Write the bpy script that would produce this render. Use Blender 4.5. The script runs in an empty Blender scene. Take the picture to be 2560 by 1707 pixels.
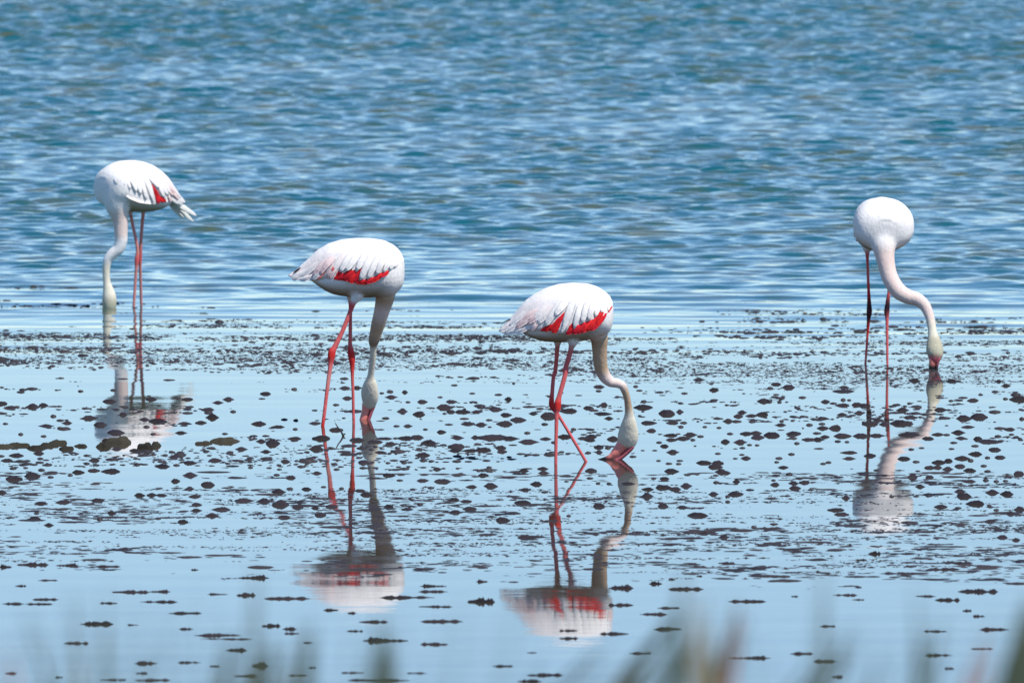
import bpy, bmesh, math, random
import numpy as np
from mathutils import Vector, Matrix, kdtree

random.seed(7)
rng = np.random.default_rng(11)
SC = bpy.context.scene
COL = SC.collection

# ------------------------------------------------------------------ camera
F = 2560 * 400 / 36.0            # focal length in photo pixels
CAM_Z = 4.55
PITCH = math.atan((853.5 + 1000) / F)
cam_d = bpy.data.cameras.new("camera")
cam = bpy.data.objects.new("camera", cam_d)
COL.objects.link(cam)
cam.location = (0, 0, CAM_Z)
cam.rotation_euler = (math.pi / 2 - PITCH, 0, 0)
cam_d.lens = 400
cam_d.sensor_width = 36
cam_d.clip_start = 0.5
cam_d.clip_end = 8000
cam_d.dof.use_dof = True
cam_d.dof.focus_distance = 61.5
cam_d.dof.aperture_fstop = 8.0
SC.camera = cam

# ------------------------------------------------------------------ world, sun, exposure
SUN_EL, SUN_AZ = math.radians(57), math.radians(132)
world = bpy.data.worlds.new("World")
SC.world = world
world.use_nodes = True
wn = world.node_tree.nodes
wl = world.node_tree.links
wn.clear()
sky = wn.new("ShaderNodeTexSky")
sky.sky_type = 'NISHITA'
sky.sun_disc = False
sky.sun_elevation = SUN_EL
sky.sun_rotation = SUN_AZ
sky.altitude = 0
sky.air_density = 1.0
sky.dust_density = 0.0
sky.ozone_density = 8.0
bg = wn.new("ShaderNodeBackground")
bg.inputs[1].default_value = 0.15
wo = wn.new("ShaderNodeOutputWorld")
wl.new(sky.outputs[0], bg.inputs[0])
wl.new(bg.outputs[0], wo.inputs[0])

sun_d = bpy.data.lights.new("sun", 'SUN')
sun_d.energy = 4.0
sun_d.angle = math.radians(0.5)
sun_d.color = (1.0, 0.95, 0.87)
sun = bpy.data.objects.new("sun", sun_d)
COL.objects.link(sun)
to_sun = Vector((math.cos(SUN_EL) * math.sin(SUN_AZ), math.cos(SUN_EL) * math.cos(SUN_AZ), math.sin(SUN_EL)))
sun.rotation_euler = to_sun.to_track_quat('Z', 'Y').to_euler()
sun.location = (20, 20, 40)

vs = SC.view_settings
vs.view_transform = 'Standard'
vs.look = 'None'
vs.exposure = 0.30
vs.gamma = 1.0
vs.use_curve_mapping = False
SC.cycles.use_denoising = True
SC.cycles.max_bounces = 6
SC.cycles.caustics_reflective = True
SC.cycles.sample_clamp_indirect = 3.0
SC.cycles.blur_glossy = 0.5
SC.cycles.caustics_refractive = False

# ------------------------------------------------------------------ picture geometry helpers
SP, CP = math.sin(PITCH), math.cos(PITCH)


def ray(px, py):
    a = (px - 1280) / F
    b = (853.5 - py) / F
    return Vector((a, CP + b * SP, -SP + b * CP))


def at_depth(px, py, Y):
    d = ray(px, py)
    t = Y / d.y
    return Vector((d.x * t, Y, CAM_Z + d.z * t))


def on_water(px, py):
    d = ray(px, py)
    t = CAM_Z / -d.z
    return Vector((d.x * t, d.y * t, 0))


def depth_of(py):
    return on_water(1280, py).y


def ppm(Y):
    return F / Y


# ------------------------------------------------------------------ object helpers
def tag(o, label=None, cat=None, group=None, kind=None):
    if label: o["label"] = label
    if cat: o["category"] = cat
    if group: o["group"] = group
    if kind: o["kind"] = kind
    return o


def link_mesh(name, verts, faces, mat=None, parent=None, smooth=True):
    me = bpy.data.meshes.new(name)
    me.from_pydata([tuple(v) for v in verts], [], faces)
    if mat: me.materials.append(mat)
    if smooth:
        me.polygons.foreach_set("use_smooth", [True] * len(me.polygons))
    me.update()
    o = bpy.data.objects.new(name, me)
    COL.objects.link(o)
    if parent: o.parent = parent
    return o


def fast_mesh(name, verts, quads, mat, smooth=True):
    """verts (n,3), quads (m,k) numpy arrays"""
    me = bpy.data.meshes.new(name)
    k = quads.shape[1]
    me.vertices.add(len(verts))
    me.vertices.foreach_set("co", verts.astype(np.float32).ravel())
    me.loops.add(quads.size)
    me.loops.foreach_set("vertex_index", quads.astype(np.int32).ravel())
    me.polygons.add(len(quads))
    me.polygons.foreach_set("loop_start", np.arange(0, quads.size, k, dtype=np.int32))
    me.polygons.foreach_set("loop_total", np.full(len(quads), k, dtype=np.int32))
    me.polygons.foreach_set("use_smooth", np.full(len(quads), smooth))
    me.update(calc_edges=True)
    me.validate()
    me.materials.append(mat)
    o = bpy.data.objects.new(name, me)
    COL.objects.link(o)
    return o


def new_mat(name):
    m = bpy.data.materials.new(name)
    m.use_nodes = True
    nt = m.node_tree
    b = nt.nodes["Principled BSDF"]
    return m, nt, b


def value_noise(x, y, scale, seed):
    """2D value noise, about 0..1"""
    g = np.random.default_rng(seed).random((256, 256))
    u = x / scale + 1000.3
    v = y / scale + 1000.7
    i = np.floor(u).astype(int)
    j = np.floor(v).astype(int)
    fu = u - i
    fv = v - j
    fu = fu * fu * (3 - 2 * fu)
    fv = fv * fv * (3 - 2 * fv)
    a = g[i % 256, j % 256]; b = g[(i + 1) % 256, j % 256]
    c = g[i % 256, (j + 1) % 256]; d = g[(i + 1) % 256, (j + 1) % 256]
    return (a * (1 - fu) + b * fu) * (1 - fv) + (c * (1 - fu) + d * fu) * fv


def sstep(a, b, x):
    t = np.clip((x - a) / (b - a), 0, 1)
    return t * t * (3 - 2 * t)


# ------------------------------------------------------------------ ground: bank and lake bed
def ground_z(x, y):
    yy = np.interp(y, [-3000, -20, 0, 8, 13, 20, 30, 38, 60, 100, 400, 6000],
                   [4.0, 3.2, 2.95, 2.8, 2.3, 1.15, 0.05, -0.12, -0.12, -0.5, -2.0, -2.0])
    return yy + 0.06 * (value_noise(x, y, 1.3, 5) - 0.5) * (y < 34)


gm, nt, b = new_mat("bank_mud")
tc = nt.nodes.new("ShaderNodeTexCoord")
n1 = nt.nodes.new("ShaderNodeTexNoise"); n1.inputs["Scale"].default_value = 2.0; n1.inputs["Detail"].default_value = 8
cr = nt.nodes.new("ShaderNodeValToRGB")
cr.color_ramp.elements[0].color = (0.045, 0.040, 0.022, 1)
cr.color_ramp.elements[1].color = (0.10, 0.095, 0.045, 1)
nt.links.new(tc.outputs["Object"], n1.inputs["Vector"])
nt.links.new(n1.outputs["Fac"], cr.inputs["Fac"])
nt.links.new(cr.outputs["Color"], b.inputs["Base Color"])
b.inputs["Roughness"].default_value = 0.8

xs = np.concatenate([-np.geomspace(3000, 12, 24), np.linspace(-10, 10, 41), np.geomspace(12, 3000, 24)])
ys = np.concatenate([[-3000, -1000, -300, -100, -40, -15], np.linspace(-8, 40, 97), np.geomspace(44, 6000, 30)])
X, Y = np.meshgrid(xs, ys)
Z = ground_z(X, Y)
V = np.stack([X, Y, Z], -1).reshape(-1, 3)


def grid_quads(ny, nx):
    i = np.arange(ny * nx).reshape(ny, nx)
    return np.stack([i[:-1, :-1], i[:-1, 1:], i[1:, 1:], i[1:, :-1]], -1).reshape(-1, 4)


ground = fast_mesh("ground", V, grid_quads(len(ys), len(xs)), gm)
tag(ground, kind="structure")

# ------------------------------------------------------------------ water
wm, nt, b = new_mat("lagoon_water")
b.inputs["IOR"].default_value = 1.36
b.inputs["Roughness"].default_value = 0.02
tc = nt.nodes.new("ShaderNodeTexCoord")
mp = nt.nodes.new("ShaderNodeMapping"); mp.inputs["Scale"].default_value = (0.5, 0.35, 1)
nz = nt.nodes.new("ShaderNodeTexNoise"); nz.inputs["Scale"].default_value = 3.2; nz.inputs["Detail"].default_value = 6
cr = nt.nodes.new("ShaderNodeValToRGB")
e = cr.color_ramp.elements
e[0].position = 0.44; e[0].color = (0.001, 0.080, 0.100, 1)
e[1].position = 0.72; e[1].color = (0.075, 0.080, 0.016, 1)
nt.links.new(tc.outputs["Object"], mp.inputs["Vector"])
nt.links.new(mp.outputs["Vector"], nz.inputs["Vector"])
nt.links.new(nz.outputs["Fac"], cr.inputs["Fac"])
dp = nt.nodes.new("ShaderNodeAttribute"); dp.attribute_name = "depth"      # shallow water shows the mud bed, deeper water is teal
mixc = nt.nodes.new("ShaderNodeMix"); mixc.data_type = 'RGBA'
mixc.inputs[6].default_value = (0.045, 0.036, 0.026, 1)
nt.links.new(dp.outputs["Fac"], mixc.inputs[0])
nt.links.new(cr.outputs["Color"], mixc.inputs[7])
nt.links.new(mixc.outputs[2], b.inputs["Base Color"])
# fine ripples on top of the modelled waves, only where the wind reaches
at = nt.nodes.new("ShaderNodeAttribute"); at.attribute_name = "ripple"
mp2 = nt.nodes.new("ShaderNodeMapping"); mp2.inputs["Scale"].default_value = (5.0, 11.0, 1)
nz2 = nt.nodes.new("ShaderNodeTexNoise"); nz2.inputs["Scale"].default_value = 1.0; nz2.inputs["Detail"].default_value = 3
nt.links.new(tc.outputs["Object"], mp2.inputs["Vector"])
nt.links.new(mp2.outputs["Vector"], nz2.inputs["Vector"])
bp = nt.nodes.new("ShaderNodeBump"); bp.inputs["Distance"].default_value = 0.012
nt.links.new(nz2.outputs["Fac"], bp.inputs["Height"])
nt.links.new(at.outputs["Fac"], bp.inputs["Strength"])
nt.links.new(bp.outputs["Normal"], b.inputs["Normal"])

xs = np.concatenate([-np.geomspace(3000, 9.6, 26), np.arange(-9, 9.01, 0.062), np.geomspace(9.6, 3000, 26)])
ys = np.concatenate([np.arange(26, 44, 0.5), np.arange(44, 64, 0.09), np.arange(64, 142, 0.042), np.geomspace(143, 6000, 40)])
X, Y = np.meshgrid(xs, ys)
X32, Y32 = X.astype(np.float32), Y.astype(np.float32)
Hc = np.zeros_like(X32)
NC = 72
WAVE_SLOPE = 0.18
for k in range(NC):
    lam = math.exp(rng.uniform(math.log(0.17), math.log(0.50)))
    th = rng.normal(0, 0.55)
    kx, ky = 2 * math.pi / lam * math.sin(th), 2 * math.pi / lam * math.cos(th)
    Hc += np.sin(kx * X32 + ky * Y32 + rng.uniform(0, 6.28)) * (lam / (2 * math.pi)) * math.sqrt(2 / NC)
# long-crested ripples that die out towards the mud
Hr = np.zeros_like(X32)
for k in range(24):
    lam = math.exp(rng.uniform(math.log(0.30), math.log(1.3)))
    th = rng.normal(0, 0.16)
    kx, ky = 2 * math.pi / lam * math.sin(th), 2 * math.pi / lam * math.cos(th)
    Hr += np.sin(kx * X32 + ky * Y32 + rng.uniform(0, 6.28)) * (lam / (2 * math.pi)) * math.sqrt(2 / 24)
patch = 0.65 + 0.7 * value_noise(X, Y * 0.5, 2.7, 21)
edge = Y + 4.0 * (value_noise(X, Y, 3.5, 22) - 0.5)
A = sstep(69.5, 86, edge)
inside = (1 - sstep(9, 14, np.abs(X))) * (1 - sstep(140, 160, Y))
Z = (WAVE_SLOPE * A * (1 + 0.45 * sstep(92, 122, Y)) * patch * Hc + (0.0011 + 0.055 * sstep(67, 77, edge) * (1 - 0.7 * A)) * Hr) * inside
V = np.stack([X, Y, Z], -1).reshape(-1, 3)
water = fast_mesh("water", V, grid_quads(len(ys), len(xs)), wm)
att = water.data.attributes.new("ripple", 'FLOAT', 'POINT')
att.data.foreach_set("value", (0.02 + 0.45 * np.maximum(A, sstep(100, 150, Y))).astype(np.float32).ravel())
att = water.data.attributes.new("depth", 'FLOAT', 'POINT')
att.data.foreach_set("value", sstep(65, 76, edge).astype(np.float32).ravel())
tag(water, kind="structure")

# ------------------------------------------------------------------ flamingo materials
def attr_mat(name, rough, bump, scale=(60, 60, 14), spec=0.3, var=0.12):
    m, nt, b = new_mat(name)
    a = nt.nodes.new("ShaderNodeAttribute"); a.attribute_name = "pigment"
    tc = nt.nodes.new("ShaderNodeTexCoord")
    mp = nt.nodes.new("ShaderNodeMapping"); mp.inputs["Scale"].default_value = scale
    nz = nt.nodes.new("ShaderNodeTexNoise"); nz.inputs["Scale"].default_value = 1.0; nz.inputs["Detail"].default_value = 5
    nt.links.new(tc.outputs["Object"], mp.inputs["Vector"])
    nt.links.new(mp.outputs["Vector"], nz.inputs["Vector"])
    mr = nt.nodes.new("ShaderNodeMapRange")
    mr.inputs[1].default_value = 0.3; mr.inputs[2].default_value = 0.7
    mr.inputs[3].default_value = 1 - var; mr.inputs[4].default_value = 1.0
    nt.links.new(nz.outputs["Fac"], mr.inputs[0])
    mx = nt.nodes.new("ShaderNodeVectorMath"); mx.operation = 'SCALE'
    nt.links.new(a.outputs["Color"], mx.inputs[0])
    nt.links.new(mr.outputs[0], mx.inputs["Scale"])
    nt.links.new(mx.outputs[0], b.inputs["Base Color"])
    b.inputs["Roughness"].default_value = rough
    b.inputs["Specular IOR Level"].default_value = spec
    bp = nt.nodes.new("ShaderNodeBump"); bp.inputs["Strength"].default_value = bump; bp.inputs["Distance"].default_value = 0.004
    nt.links.new(nz.outputs["Fac"], bp.inputs["Height"])
    nt.links.new(bp.outputs["Normal"], b.inputs["Normal"])
    return m


MAT_BODY = attr_mat("flamingo_plumage_and_skin", 0.8, 0.7, (70, 70, 45), 0.2, 0.14)
MAT_FEATHER = attr_mat("flamingo_feather", 0.75, 0.6, (80, 80, 60), 0.2, 0.12)
MAT_BILL = attr_mat("flamingo_bill", 0.4, 0.2, (50, 50, 50), 0.5, 0.15)
MAT_EYE = attr_mat("flamingo_eye", 0.15, 0.0, (50, 50, 50), 0.5, 0.02)

WHITE = (0.86, 0.815, 0.76)
PALE = (0.80, 0.63, 0.55)
BUFF = (0.54, 0.38, 0.25)
STAIN = (0.36, 0.27, 0.18)
OLIVE = (0.50, 0.46, 0.33)
HEADC = (0.76, 0.69, 0.54)
PINK = (0.84, 0.55, 0.50)
SALMON = (0.82, 0.36, 0.30)
RED = (0.74, 0.018, 0.020)
CRIMSON = (0.62, 0.012, 0.03)
LEG = (0.66, 0.125, 0.120)
LEGP = (0.62, 0.23, 0.20)
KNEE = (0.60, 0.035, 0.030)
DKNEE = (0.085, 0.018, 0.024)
BLACK = (0.018, 0.016, 0.018)
BILLP = (0.88, 0.26, 0.20)
BILLD = (0.45, 0.10, 0.12)


def set_pigment(me, cols):
    a = me.color_attributes.new("pigment", 'FLOAT_COLOR', 'POINT')
    c = np.ones((len(me.vertices), 4), dtype=np.float32)
    c[:, :3] = cols
    a.data.foreach_set("color", c.ravel())


# ------------------------------------------------------------------ flamingo building blocks
def catmull(P, n):
    """resample list of vectors (numpy rows) with Catmull-Rom, n per span"""
    P = np.array(P, float)
    E = np.vstack([2 * P[0] - P[1], P, 2 * P[-1] - P[-2]])
    out = []
    for i in range(1, len(E) - 2):
        p0, p1, p2, p3 = E[i - 1], E[i], E[i + 1], E[i + 2]
        for t in np.linspace(0, 1, n, endpoint=False):
            out.append(0.5 * ((2 * p1) + (-p0 + p2) * t + (2 * p0 - 5 * p1 + 4 * p2 - p3) * t * t + (-p0 + 3 * p1 - 3 * p2 + p3) * t ** 3))
    out.append(E[-2])
    return np.array(out)


def tube(path, nseg=16, span=4, depth_k=None):
    """path rows: x,y,z,radius,r,g,b ; closed tube. depth_k: list of (index fraction -> thinner sideways) factors"""
    R = catmull(path, span)
    P = R[:, :3]
    rad = np.maximum(R[:, 3], 0.002)
    col = np.clip(R[:, 4:7], 0.003, 1)
    kk = R[:, 7] if R.shape[1] > 7 else np.ones(len(R))
    T = np.gradient(P, axis=0)
    T /= np.linalg.norm(T, axis=1)[:, None] + 1e-9
    side = np.array([0.0, 1.0, 0.0]) if depth_k is None else np.array(depth_k, float)
    verts, faces, cols = [], [], []
    n = len(P)
    for i in range(n):
        s = side - T[i] * np.dot(side, T[i])
        s /= np.linalg.norm(s) + 1e-9
        u = np.cross(T[i], s)
        for k in range(nseg):
            a = 2 * math.pi * k / nseg
            verts.append(P[i] + u * math.cos(a) * rad[i] + s * math.sin(a) * rad[i] * kk[i])
            cols.append(col[i])
    for i in range(n - 1):
        for k in range(nseg):
            k2 = (k + 1) % nseg
            faces.append((i * nseg + k, i * nseg + k2, (i + 1) * nseg + k2, (i + 1) * nseg + k))
    faces.append(tuple(range(nseg))[::-1])
    faces.append(tuple((n - 1) * nseg + k for k in range(nseg)))
    return verts, faces, cols


class Form:
    """trunk and folded-wing form of a flamingo, in the bird's own frame (x forward, z up, metres)"""

    def __init__(self, top, low, belly, half, axis_z):
        # each a list of (x, z) or (x, w)
        self.top = np.array(sorted(top)); self.low = np.array(sorted(low))
        self.belly = belly; self.half = np.array(sorted(half)); self.axis_z = axis_z
        self.x0 = self.top[0, 0]; self.x1 = self.top[-1, 0]

    def sm(self, arr, x):
        return np.interp(x, arr[:, 0], arr[:, 1])

    def prof(self, u):
        x = self.x0 + (self.x1 - self.x0) * u
        zt = (self.sm(self.top, x) + self.sm(self.top, x - 0.008) + self.sm(self.top, x + 0.008)) / 3 if 0.03 < u < 0.97 else self.sm(self.top, x)
        zl = self.sm(self.low, x)
        zl = min(zl, zt - 0.004)
        w = self.sm(self.half, x)
        return x, zt, zl, w

    PH = math.radians(105)

    def P(self, u, v, sgn):
        u = min(max(u, 0.0), 1.0)
        x, zt, zl, w = self.prof(u)
        c = math.cos(self.PH)
        zc = (zl - c * zt) / (1 - c)
        vv = min(max(v, 0.0), 1.0)
        ph = vv * self.PH
        p = np.array([x, sgn * (w * math.sin(ph) + 0.0015), zc + (zt - zc) * math.cos(ph)])
        if v > 1:
            p[2] -= (v - 1) * 0.3
        return p

    def uv(self, x, z):
        u = (x - self.x0) / (self.x1 - self.x0)
        u = min(max(u, 0.0), 1.0)
        _, zt, zl, w = self.prof(u)
        c = math.cos(self.PH)
        zc = (zl - c * zt) / (1 - c)
        q = (z - zc) / max(zt - zc, 1e-4)
        if q < c:
            return u, 1 + (zl - z) / 0.3
        return u, math.acos(min(q, 1)) / self.PH

    def frame(self, u, v, sgn):
        e = 0.012
        p = self.P(u, v, sgn)
        du = self.P(min(u + e, 1), v, sgn) - self.P(max(u - e, 0), v, sgn)
        dv = self.P(u, min(v + e, 1.2), sgn) - self.P(u, max(v - e, 0), sgn)
        n = np.cross(du, dv)
        l = np.linalg.norm(n)
        n = n / l if l > 1e-9 else np.array([0, sgn, 0.3])
        if n[1] * sgn < -0.05 or (abs(n[1]) <= 0.05 and n[2] < 0):
            n = -n
        return p, n


def trunk_mesh(form, nseg=36, wide=1.0):
    """lofted trunk: rows of form.belly = (x, ztop, zbottom, halfwidth)"""
    R = catmull(form.belly, 5)
    verts, faces, cols = [], [], []
    n = len(R)
    for x, zt, zb, w in R:
        zc, h = (zt + zb) / 2, max((zt - zb) / 2, 0.003)
        w = max(w * wide, 0.003)
        front = float(sstep(form.x0 + .72 * (form.x1 - form.x0), form.x0 + .92 * (form.x1 - form.x0), x))
        for k in range(nseg):
            a = 2 * math.pi * k / nseg
            ca, sa = math.cos(a), math.sin(a)
            e = 0.84
            verts.append((x, w * math.copysign(abs(ca) ** e, ca), zc + h * math.copysign(abs(sa) ** e, sa)))
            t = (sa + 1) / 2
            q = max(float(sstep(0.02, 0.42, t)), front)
            cols.append(np.array(WHITE) * q + np.array((0.28, 0.225, 0.14)) * (1 - q))  # brownish shade under the belly is mixed into the plumage colour
    for i in range(n - 1):
        for k in range(nseg):
            k2 = (k + 1) % nseg
            faces.append((i * nseg + k, i * nseg + k2, (i + 1) * nseg + k2, (i + 1) * nseg + k))
    faces.append(tuple(range(nseg))[::-1])
    faces.append(tuple((n - 1) * nseg + k for k in range(nseg)))
    return verts, faces, cols


def mantle_mesh(form):
    """closed upper body under the folded wings"""
    nu, nv = 40, 14
    verts, cols, faces = [], [], []
    for u in np.linspace(0.10, 0.995, nu):
        x, zt, zl, w = form.prof(u)
        zm = zt - 0.5 * (zt - zl)
        row = [form.P(u, v, -1) for v in np.linspace(0.95, 0, nv)] + [form.P(u, v, 1) for v in np.linspace(0, 0.95, nv)][1:]
        for p in row:
            inset = 0.97 - 0.06 * min(1, max(0, (zt - p[2]) / max(zt - zl, 1e-3)))
            verts.append((p[0], p[1] * inset, zm + (p[2] - zm) * 0.992)); cols.append(WHITE)
    m = 2 * nv - 1
    for i in range(nu - 1):
        for k in range(m):
            k2 = (k + 1) % m
            faces.append((i * m + k, i * m + k2, (i + 1) * m + k2, (i + 1) * m + k))
    faces.append(tuple(range(m))[::-1]); faces.append(tuple((nu - 1) * m + k for k in range(m)))
    return verts, faces, cols


def wing_shell(form, sgn, tints):
    nu, nv = 44, 16
    us = np.linspace(0, 1, nu)
    us = np.where(us > 0.85, 0.85 + 0.15 * np.sin((us - 0.85) / 0.15 * math.pi / 2), us)
    outer, inner, cols = [], [], []
    for u in us:
        x, zt, zl, w = form.prof(u)
        c = math.cos(form.PH)
        zc = (zl - c * zt) / (1 - c)
        k = max(0.25, 1 - 0.014 / max(w, 0.002))
        for v in np.linspace(0, 1, nv):
            p, nn = form.frame(u, v, sgn)
            off = -0.007 + 0.010 * sstep(0.18, 0.45, v) * (1 - sstep(0.86, 0.97, u))
            p = p + nn * off * min(1, w / 0.06)
            outer.append(p)
            q = p.copy()
            q[1] = sgn * 0.0015 + (p[1] - sgn * 0.0015) * k
            q[2] = zc + (p[2] - zc) * k
            inner.append(q)
            cols.append(tints(u, v))
    V = outer + inner
    N = nu * nv
    faces = []
    ix = lambda i, j: i * nv + j
    for i in range(nu - 1):
        for j in range(nv - 1):
            q = (ix(i, j), ix(i + 1, j), ix(i + 1, j + 1), ix(i, j + 1))
            faces.append(q if sgn < 0 else q[::-1])
            r = tuple(N + t for t in q)
            faces.append(r[::-1] if sgn < 0 else r)
    for i in range(nu - 1):
        for j in (0, nv - 1):
            faces.append((ix(i, j), ix(i + 1, j), N + ix(i + 1, j), N + ix(i, j)))
    for j in range(nv - 1):
        for i in (0, nu - 1):
            faces.append((ix(i, j), ix(i, j + 1), N + ix(i, j + 1), N + ix(i, j)))
    return V, faces, cols + cols


def shell_off(form, u, v):
    w = form.prof(min(max(u, 0), 1))[3]
    return (-0.007 + 0.010 * sstep(0.18, 0.45, v) * (1 - sstep(0.86, 0.97, u))) * min(1, w / 0.06)


def feather(form, sgn, uv0, uv1, width, lift, c0, c1, bend=0.0, blunt=0.7, sink=0.6):
    """one leaf-shaped feather lying on the wing form, root to tip"""
    NL, NW = 9, 4
    pts, so = [], []
    for i in range(NL):
        t = i / (NL - 1)
        u = uv0[0] + (uv1[0] - uv0[0]) * t + bend * t * (1 - t)
        v = uv0[1] + (uv1[1] - uv0[1]) * t
        pts.append(form.frame(u, v, sgn))
        so.append(max(0.0, float(shell_off(form, u, v))))
    P = np.array([p for p, n in pts]); Nn = np.array([n for p, n in pts])
    T = np.gradient(P, axis=0)
    T /= np.linalg.norm(T, axis=1)[:, None] + 1e-9
    top, bot, cols = [], [], []
    for i in range(NL):
        t = i / (NL - 1)
        prof = min(1.0, 0.35 + 1.6 * t) * (max(0.0, 1 - t ** (2.2 + 3 * blunt))) ** 0.55 if t < 1 else 0.04
        hw = width * 0.5 * prof
        s = np.cross(Nn[i], T[i]); s /= np.linalg.norm(s) + 1e-9
        for j in range(NW + 1):
            q = -1 + 2 * j / NW
            camber = -0.16 * hw * q * q
            rise = so[i] + lift * (-sink + (1 + sink) * min(1.0, t * 1.6) ** 0.8)
            a = P[i] + s * hw * q + Nn[i] * (rise + camber)
            top.append(a)
            bot.append(a - Nn[i] * 0.0022)
            cols.append(np.array(c0) * (1 - t) + np.array(c1) * t)
    W = NW + 1
    N = NL * W
    faces = []
    for i in range(NL - 1):
        for j in range(NW):
            q = (i * W + j, i * W + j + 1, (i + 1) * W + j + 1, (i + 1) * W + j)
            faces.append(q)
            faces.append(tuple(N + k for k in q[::-1]))
        for j in (0, NW):
            faces.append((i * W + j, (i + 1) * W + j, N + (i + 1) * W + j, N + i * W + j))
    for i in (0, NL - 1):
        for j in range(NW):
            faces.append((i * W + j, i * W + j + 1, N + i * W + j + 1, N + i * W + j))
    return top + bot, faces, cols + cols


def coloured(name, vfc, mat, parent, xf=None):
    v, f, c = vfc
    v = np.array(v, float)
    if xf is not None:
        v = v @ np.array(xf.to_3x3()).T + np.array(xf.translation)
    o = link_mesh(name, v, f, mat, parent)
    set_pigment(o.data, np.array(c))
    return o


def fuse(name, comps, mat, parent, voxel=0.0042, soften=()):
    """union of closed components into one continuous skin, pigment carried over from the nearest source point"""
    V, Fc, C = [], [], []
    for v, f, c in comps:
        o = len(V)
        V += [tuple(p) for p in v]
        Fc += [tuple(i + o for i in q) for q in f]
        C += [tuple(q) for q in c]
    me = bpy.data.meshes.new(name + "_src")
    me.from_pydata(V, [], Fc)
    bm = bmesh.new(); bm.from_mesh(me)
    bmesh.ops.recalc_face_normals(bm, faces=bm.faces)
    bm.to_mesh(me); bm.free()
    tmp = bpy.data.objects.new(name + "_src", me)
    COL.objects.link(tmp)
    md = tmp.modifiers.new("r", 'REMESH')
    md.mode = 'VOXEL'; md.voxel_size = voxel; md.adaptivity = 0
    dg = bpy.context.evaluated_depsgraph_get()
    out = bpy.data.meshes.new_from_object(tmp.evaluated_get(dg))
    bpy.data.objects.remove(tmp); bpy.data.meshes.remove(me)
    out.name = name
    n = len(out.vertices)
    co = np.empty(n * 3, np.float32); out.vertices.foreach_get("co", co); co = co.reshape(-1, 3).astype(float)
    ed = np.empty(len(out.edges) * 2, np.int32); out.edges.foreach_get("vertices", ed); ed = ed.reshape(-1, 2)
    deg = np.bincount(ed.ravel(), minlength=n)[:, None] + 1e-9

    def lap(a):
        s = np.zeros_like(a)
        for k in range(a.shape[1]):
            s[:, k] = np.bincount(ed[:, 0], a[ed[:, 1], k], n) + np.bincount(ed[:, 1], a[ed[:, 0], k], n)
        return s / deg - a

    for it in range(9):
        co += 0.55 * lap(co)
        co -= 0.57 * lap(co)
    for c, rad in soften:
        wgt = (1 - sstep(rad * .5, rad, np.linalg.norm(co - np.array(c), axis=1)))[:, None]
        for it in range(90):
            co += 0.6 * wgt * lap(co)
    out.vertices.foreach_set("co", co.astype(np.float32).ravel())
    kd = kdtree.KDTree(len(V))
    for i, p in enumerate(V): kd.insert(p, i)
    kd.balance()
    C = np.array(C)
    cols = np.array([C[kd.find(p)[1]] for p in co])
    for it in range(10): cols += 0.5 * lap(cols)
    set_pigment(out, np.clip(cols, 0, 1))
    out.materials.clear(); out.materials.append(mat)
    out.polygons.foreach_set("use_smooth", [True] * len(out.polygons))
    out.update()
    o = bpy.data.objects.new(name, out)
    COL.objects.link(o)
    o.parent = parent
    return o


def crop(x0, y0, s):
    return lambda x, y: (x0 + x / s, y0 + y / s)


def path3(pts, fn, Y0, Y1, base, scale_d):
    """photo-traced centreline -> metres relative to base. pts rows: (x, y, diameter, colour[, side factor])"""
    out = []
    n = len(pts)
    ys = [p[1] for p in pts]
    for i, p in enumerate(pts):
        t = (p[1] - ys[0]) / (ys[-1] - ys[0])
        t = min(max(t, 0), 1)
        Yd = Y0 + (Y1 - Y0) * t
        px, py = fn(p[0], p[1])
        w = at_depth(px, py, Yd) - base
        r = p[2] / scale_d / ppm(Yd) / 2
        out.append([w.x, w.y, w.z, r, *p[3], p[4] if len(p) > 4 else 1.0])
    return out


# ---- trunk and wing outlines taken from the two side-on birds (detail-view pixels) ----
C3 = crop(1220, 680, 5.6)
TOP3 = [(150, 818), (200, 745), (330, 622), (420, 512), (500, 412), (640, 308), (800, 222), (980, 165), (1180, 145), (1380, 155),
        (1500, 188), (1560, 215), (1640, 270), (1700, 325), (1735, 380), (1755, 440)]
LOW3 = [(150, 828), (235, 858), (360, 840), (450, 822), (600, 800), (640, 806), (780, 806), (910, 830), (1090, 838), (1300, 818),
        (1470, 765), (1560, 700), (1640, 630), (1720, 555), (1755, 490)]
BEL3 = [(400, 800, 815, .02), (470, 770, 845, .05), (560, 690, 895, .085), (680, 560, 942, .118), (800, 430, 970, .138), (960, 300, 982, .150), (1120, 235, 982, .158),
        (1280, 205, 972, .160), (1420, 205, 940, .162), (1540, 240, 905, .158), (1630, 288, 880, .144), (1695, 345, 840, .118), (1738, 425, 745, .080), (1756, 500, 650, .03)]
C2 = crop(700, 560, 5.6)
TOP2 = [(115, 715), (200, 648), (300, 568), (400, 478), (520, 362), (680, 268), (860, 215), (1070, 192), (1260, 195), (1450, 222), (1590, 290),
        (1650, 340), (1690, 390), (1725, 450), (1745, 520)]
LOW2 = [(115, 722), (190, 772), (420, 780), (560, 762), (650, 748), (900, 770), (1050, 798), (1200, 800), (1320, 762), (1430, 695), (1530, 640),
        (1650, 585), (1745, 560)]
BEL2 = [(370, 760, 775, .02), (440, 730, 795, .05), (530, 650, 862, .085), (640, 520, 935, .118), (760, 410, 985, .138), (900, 310, 1012, .150), (1060, 255, 1025, .158),
        (1220, 235, 1030, .160), (1360, 230, 1025, .162), (1480, 250, 1022, .160), (1580, 300, 1000, .148), (1660, 372, 940, .124), (1715, 470, 860, .086), (1742, 560, 740, .035)]
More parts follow.
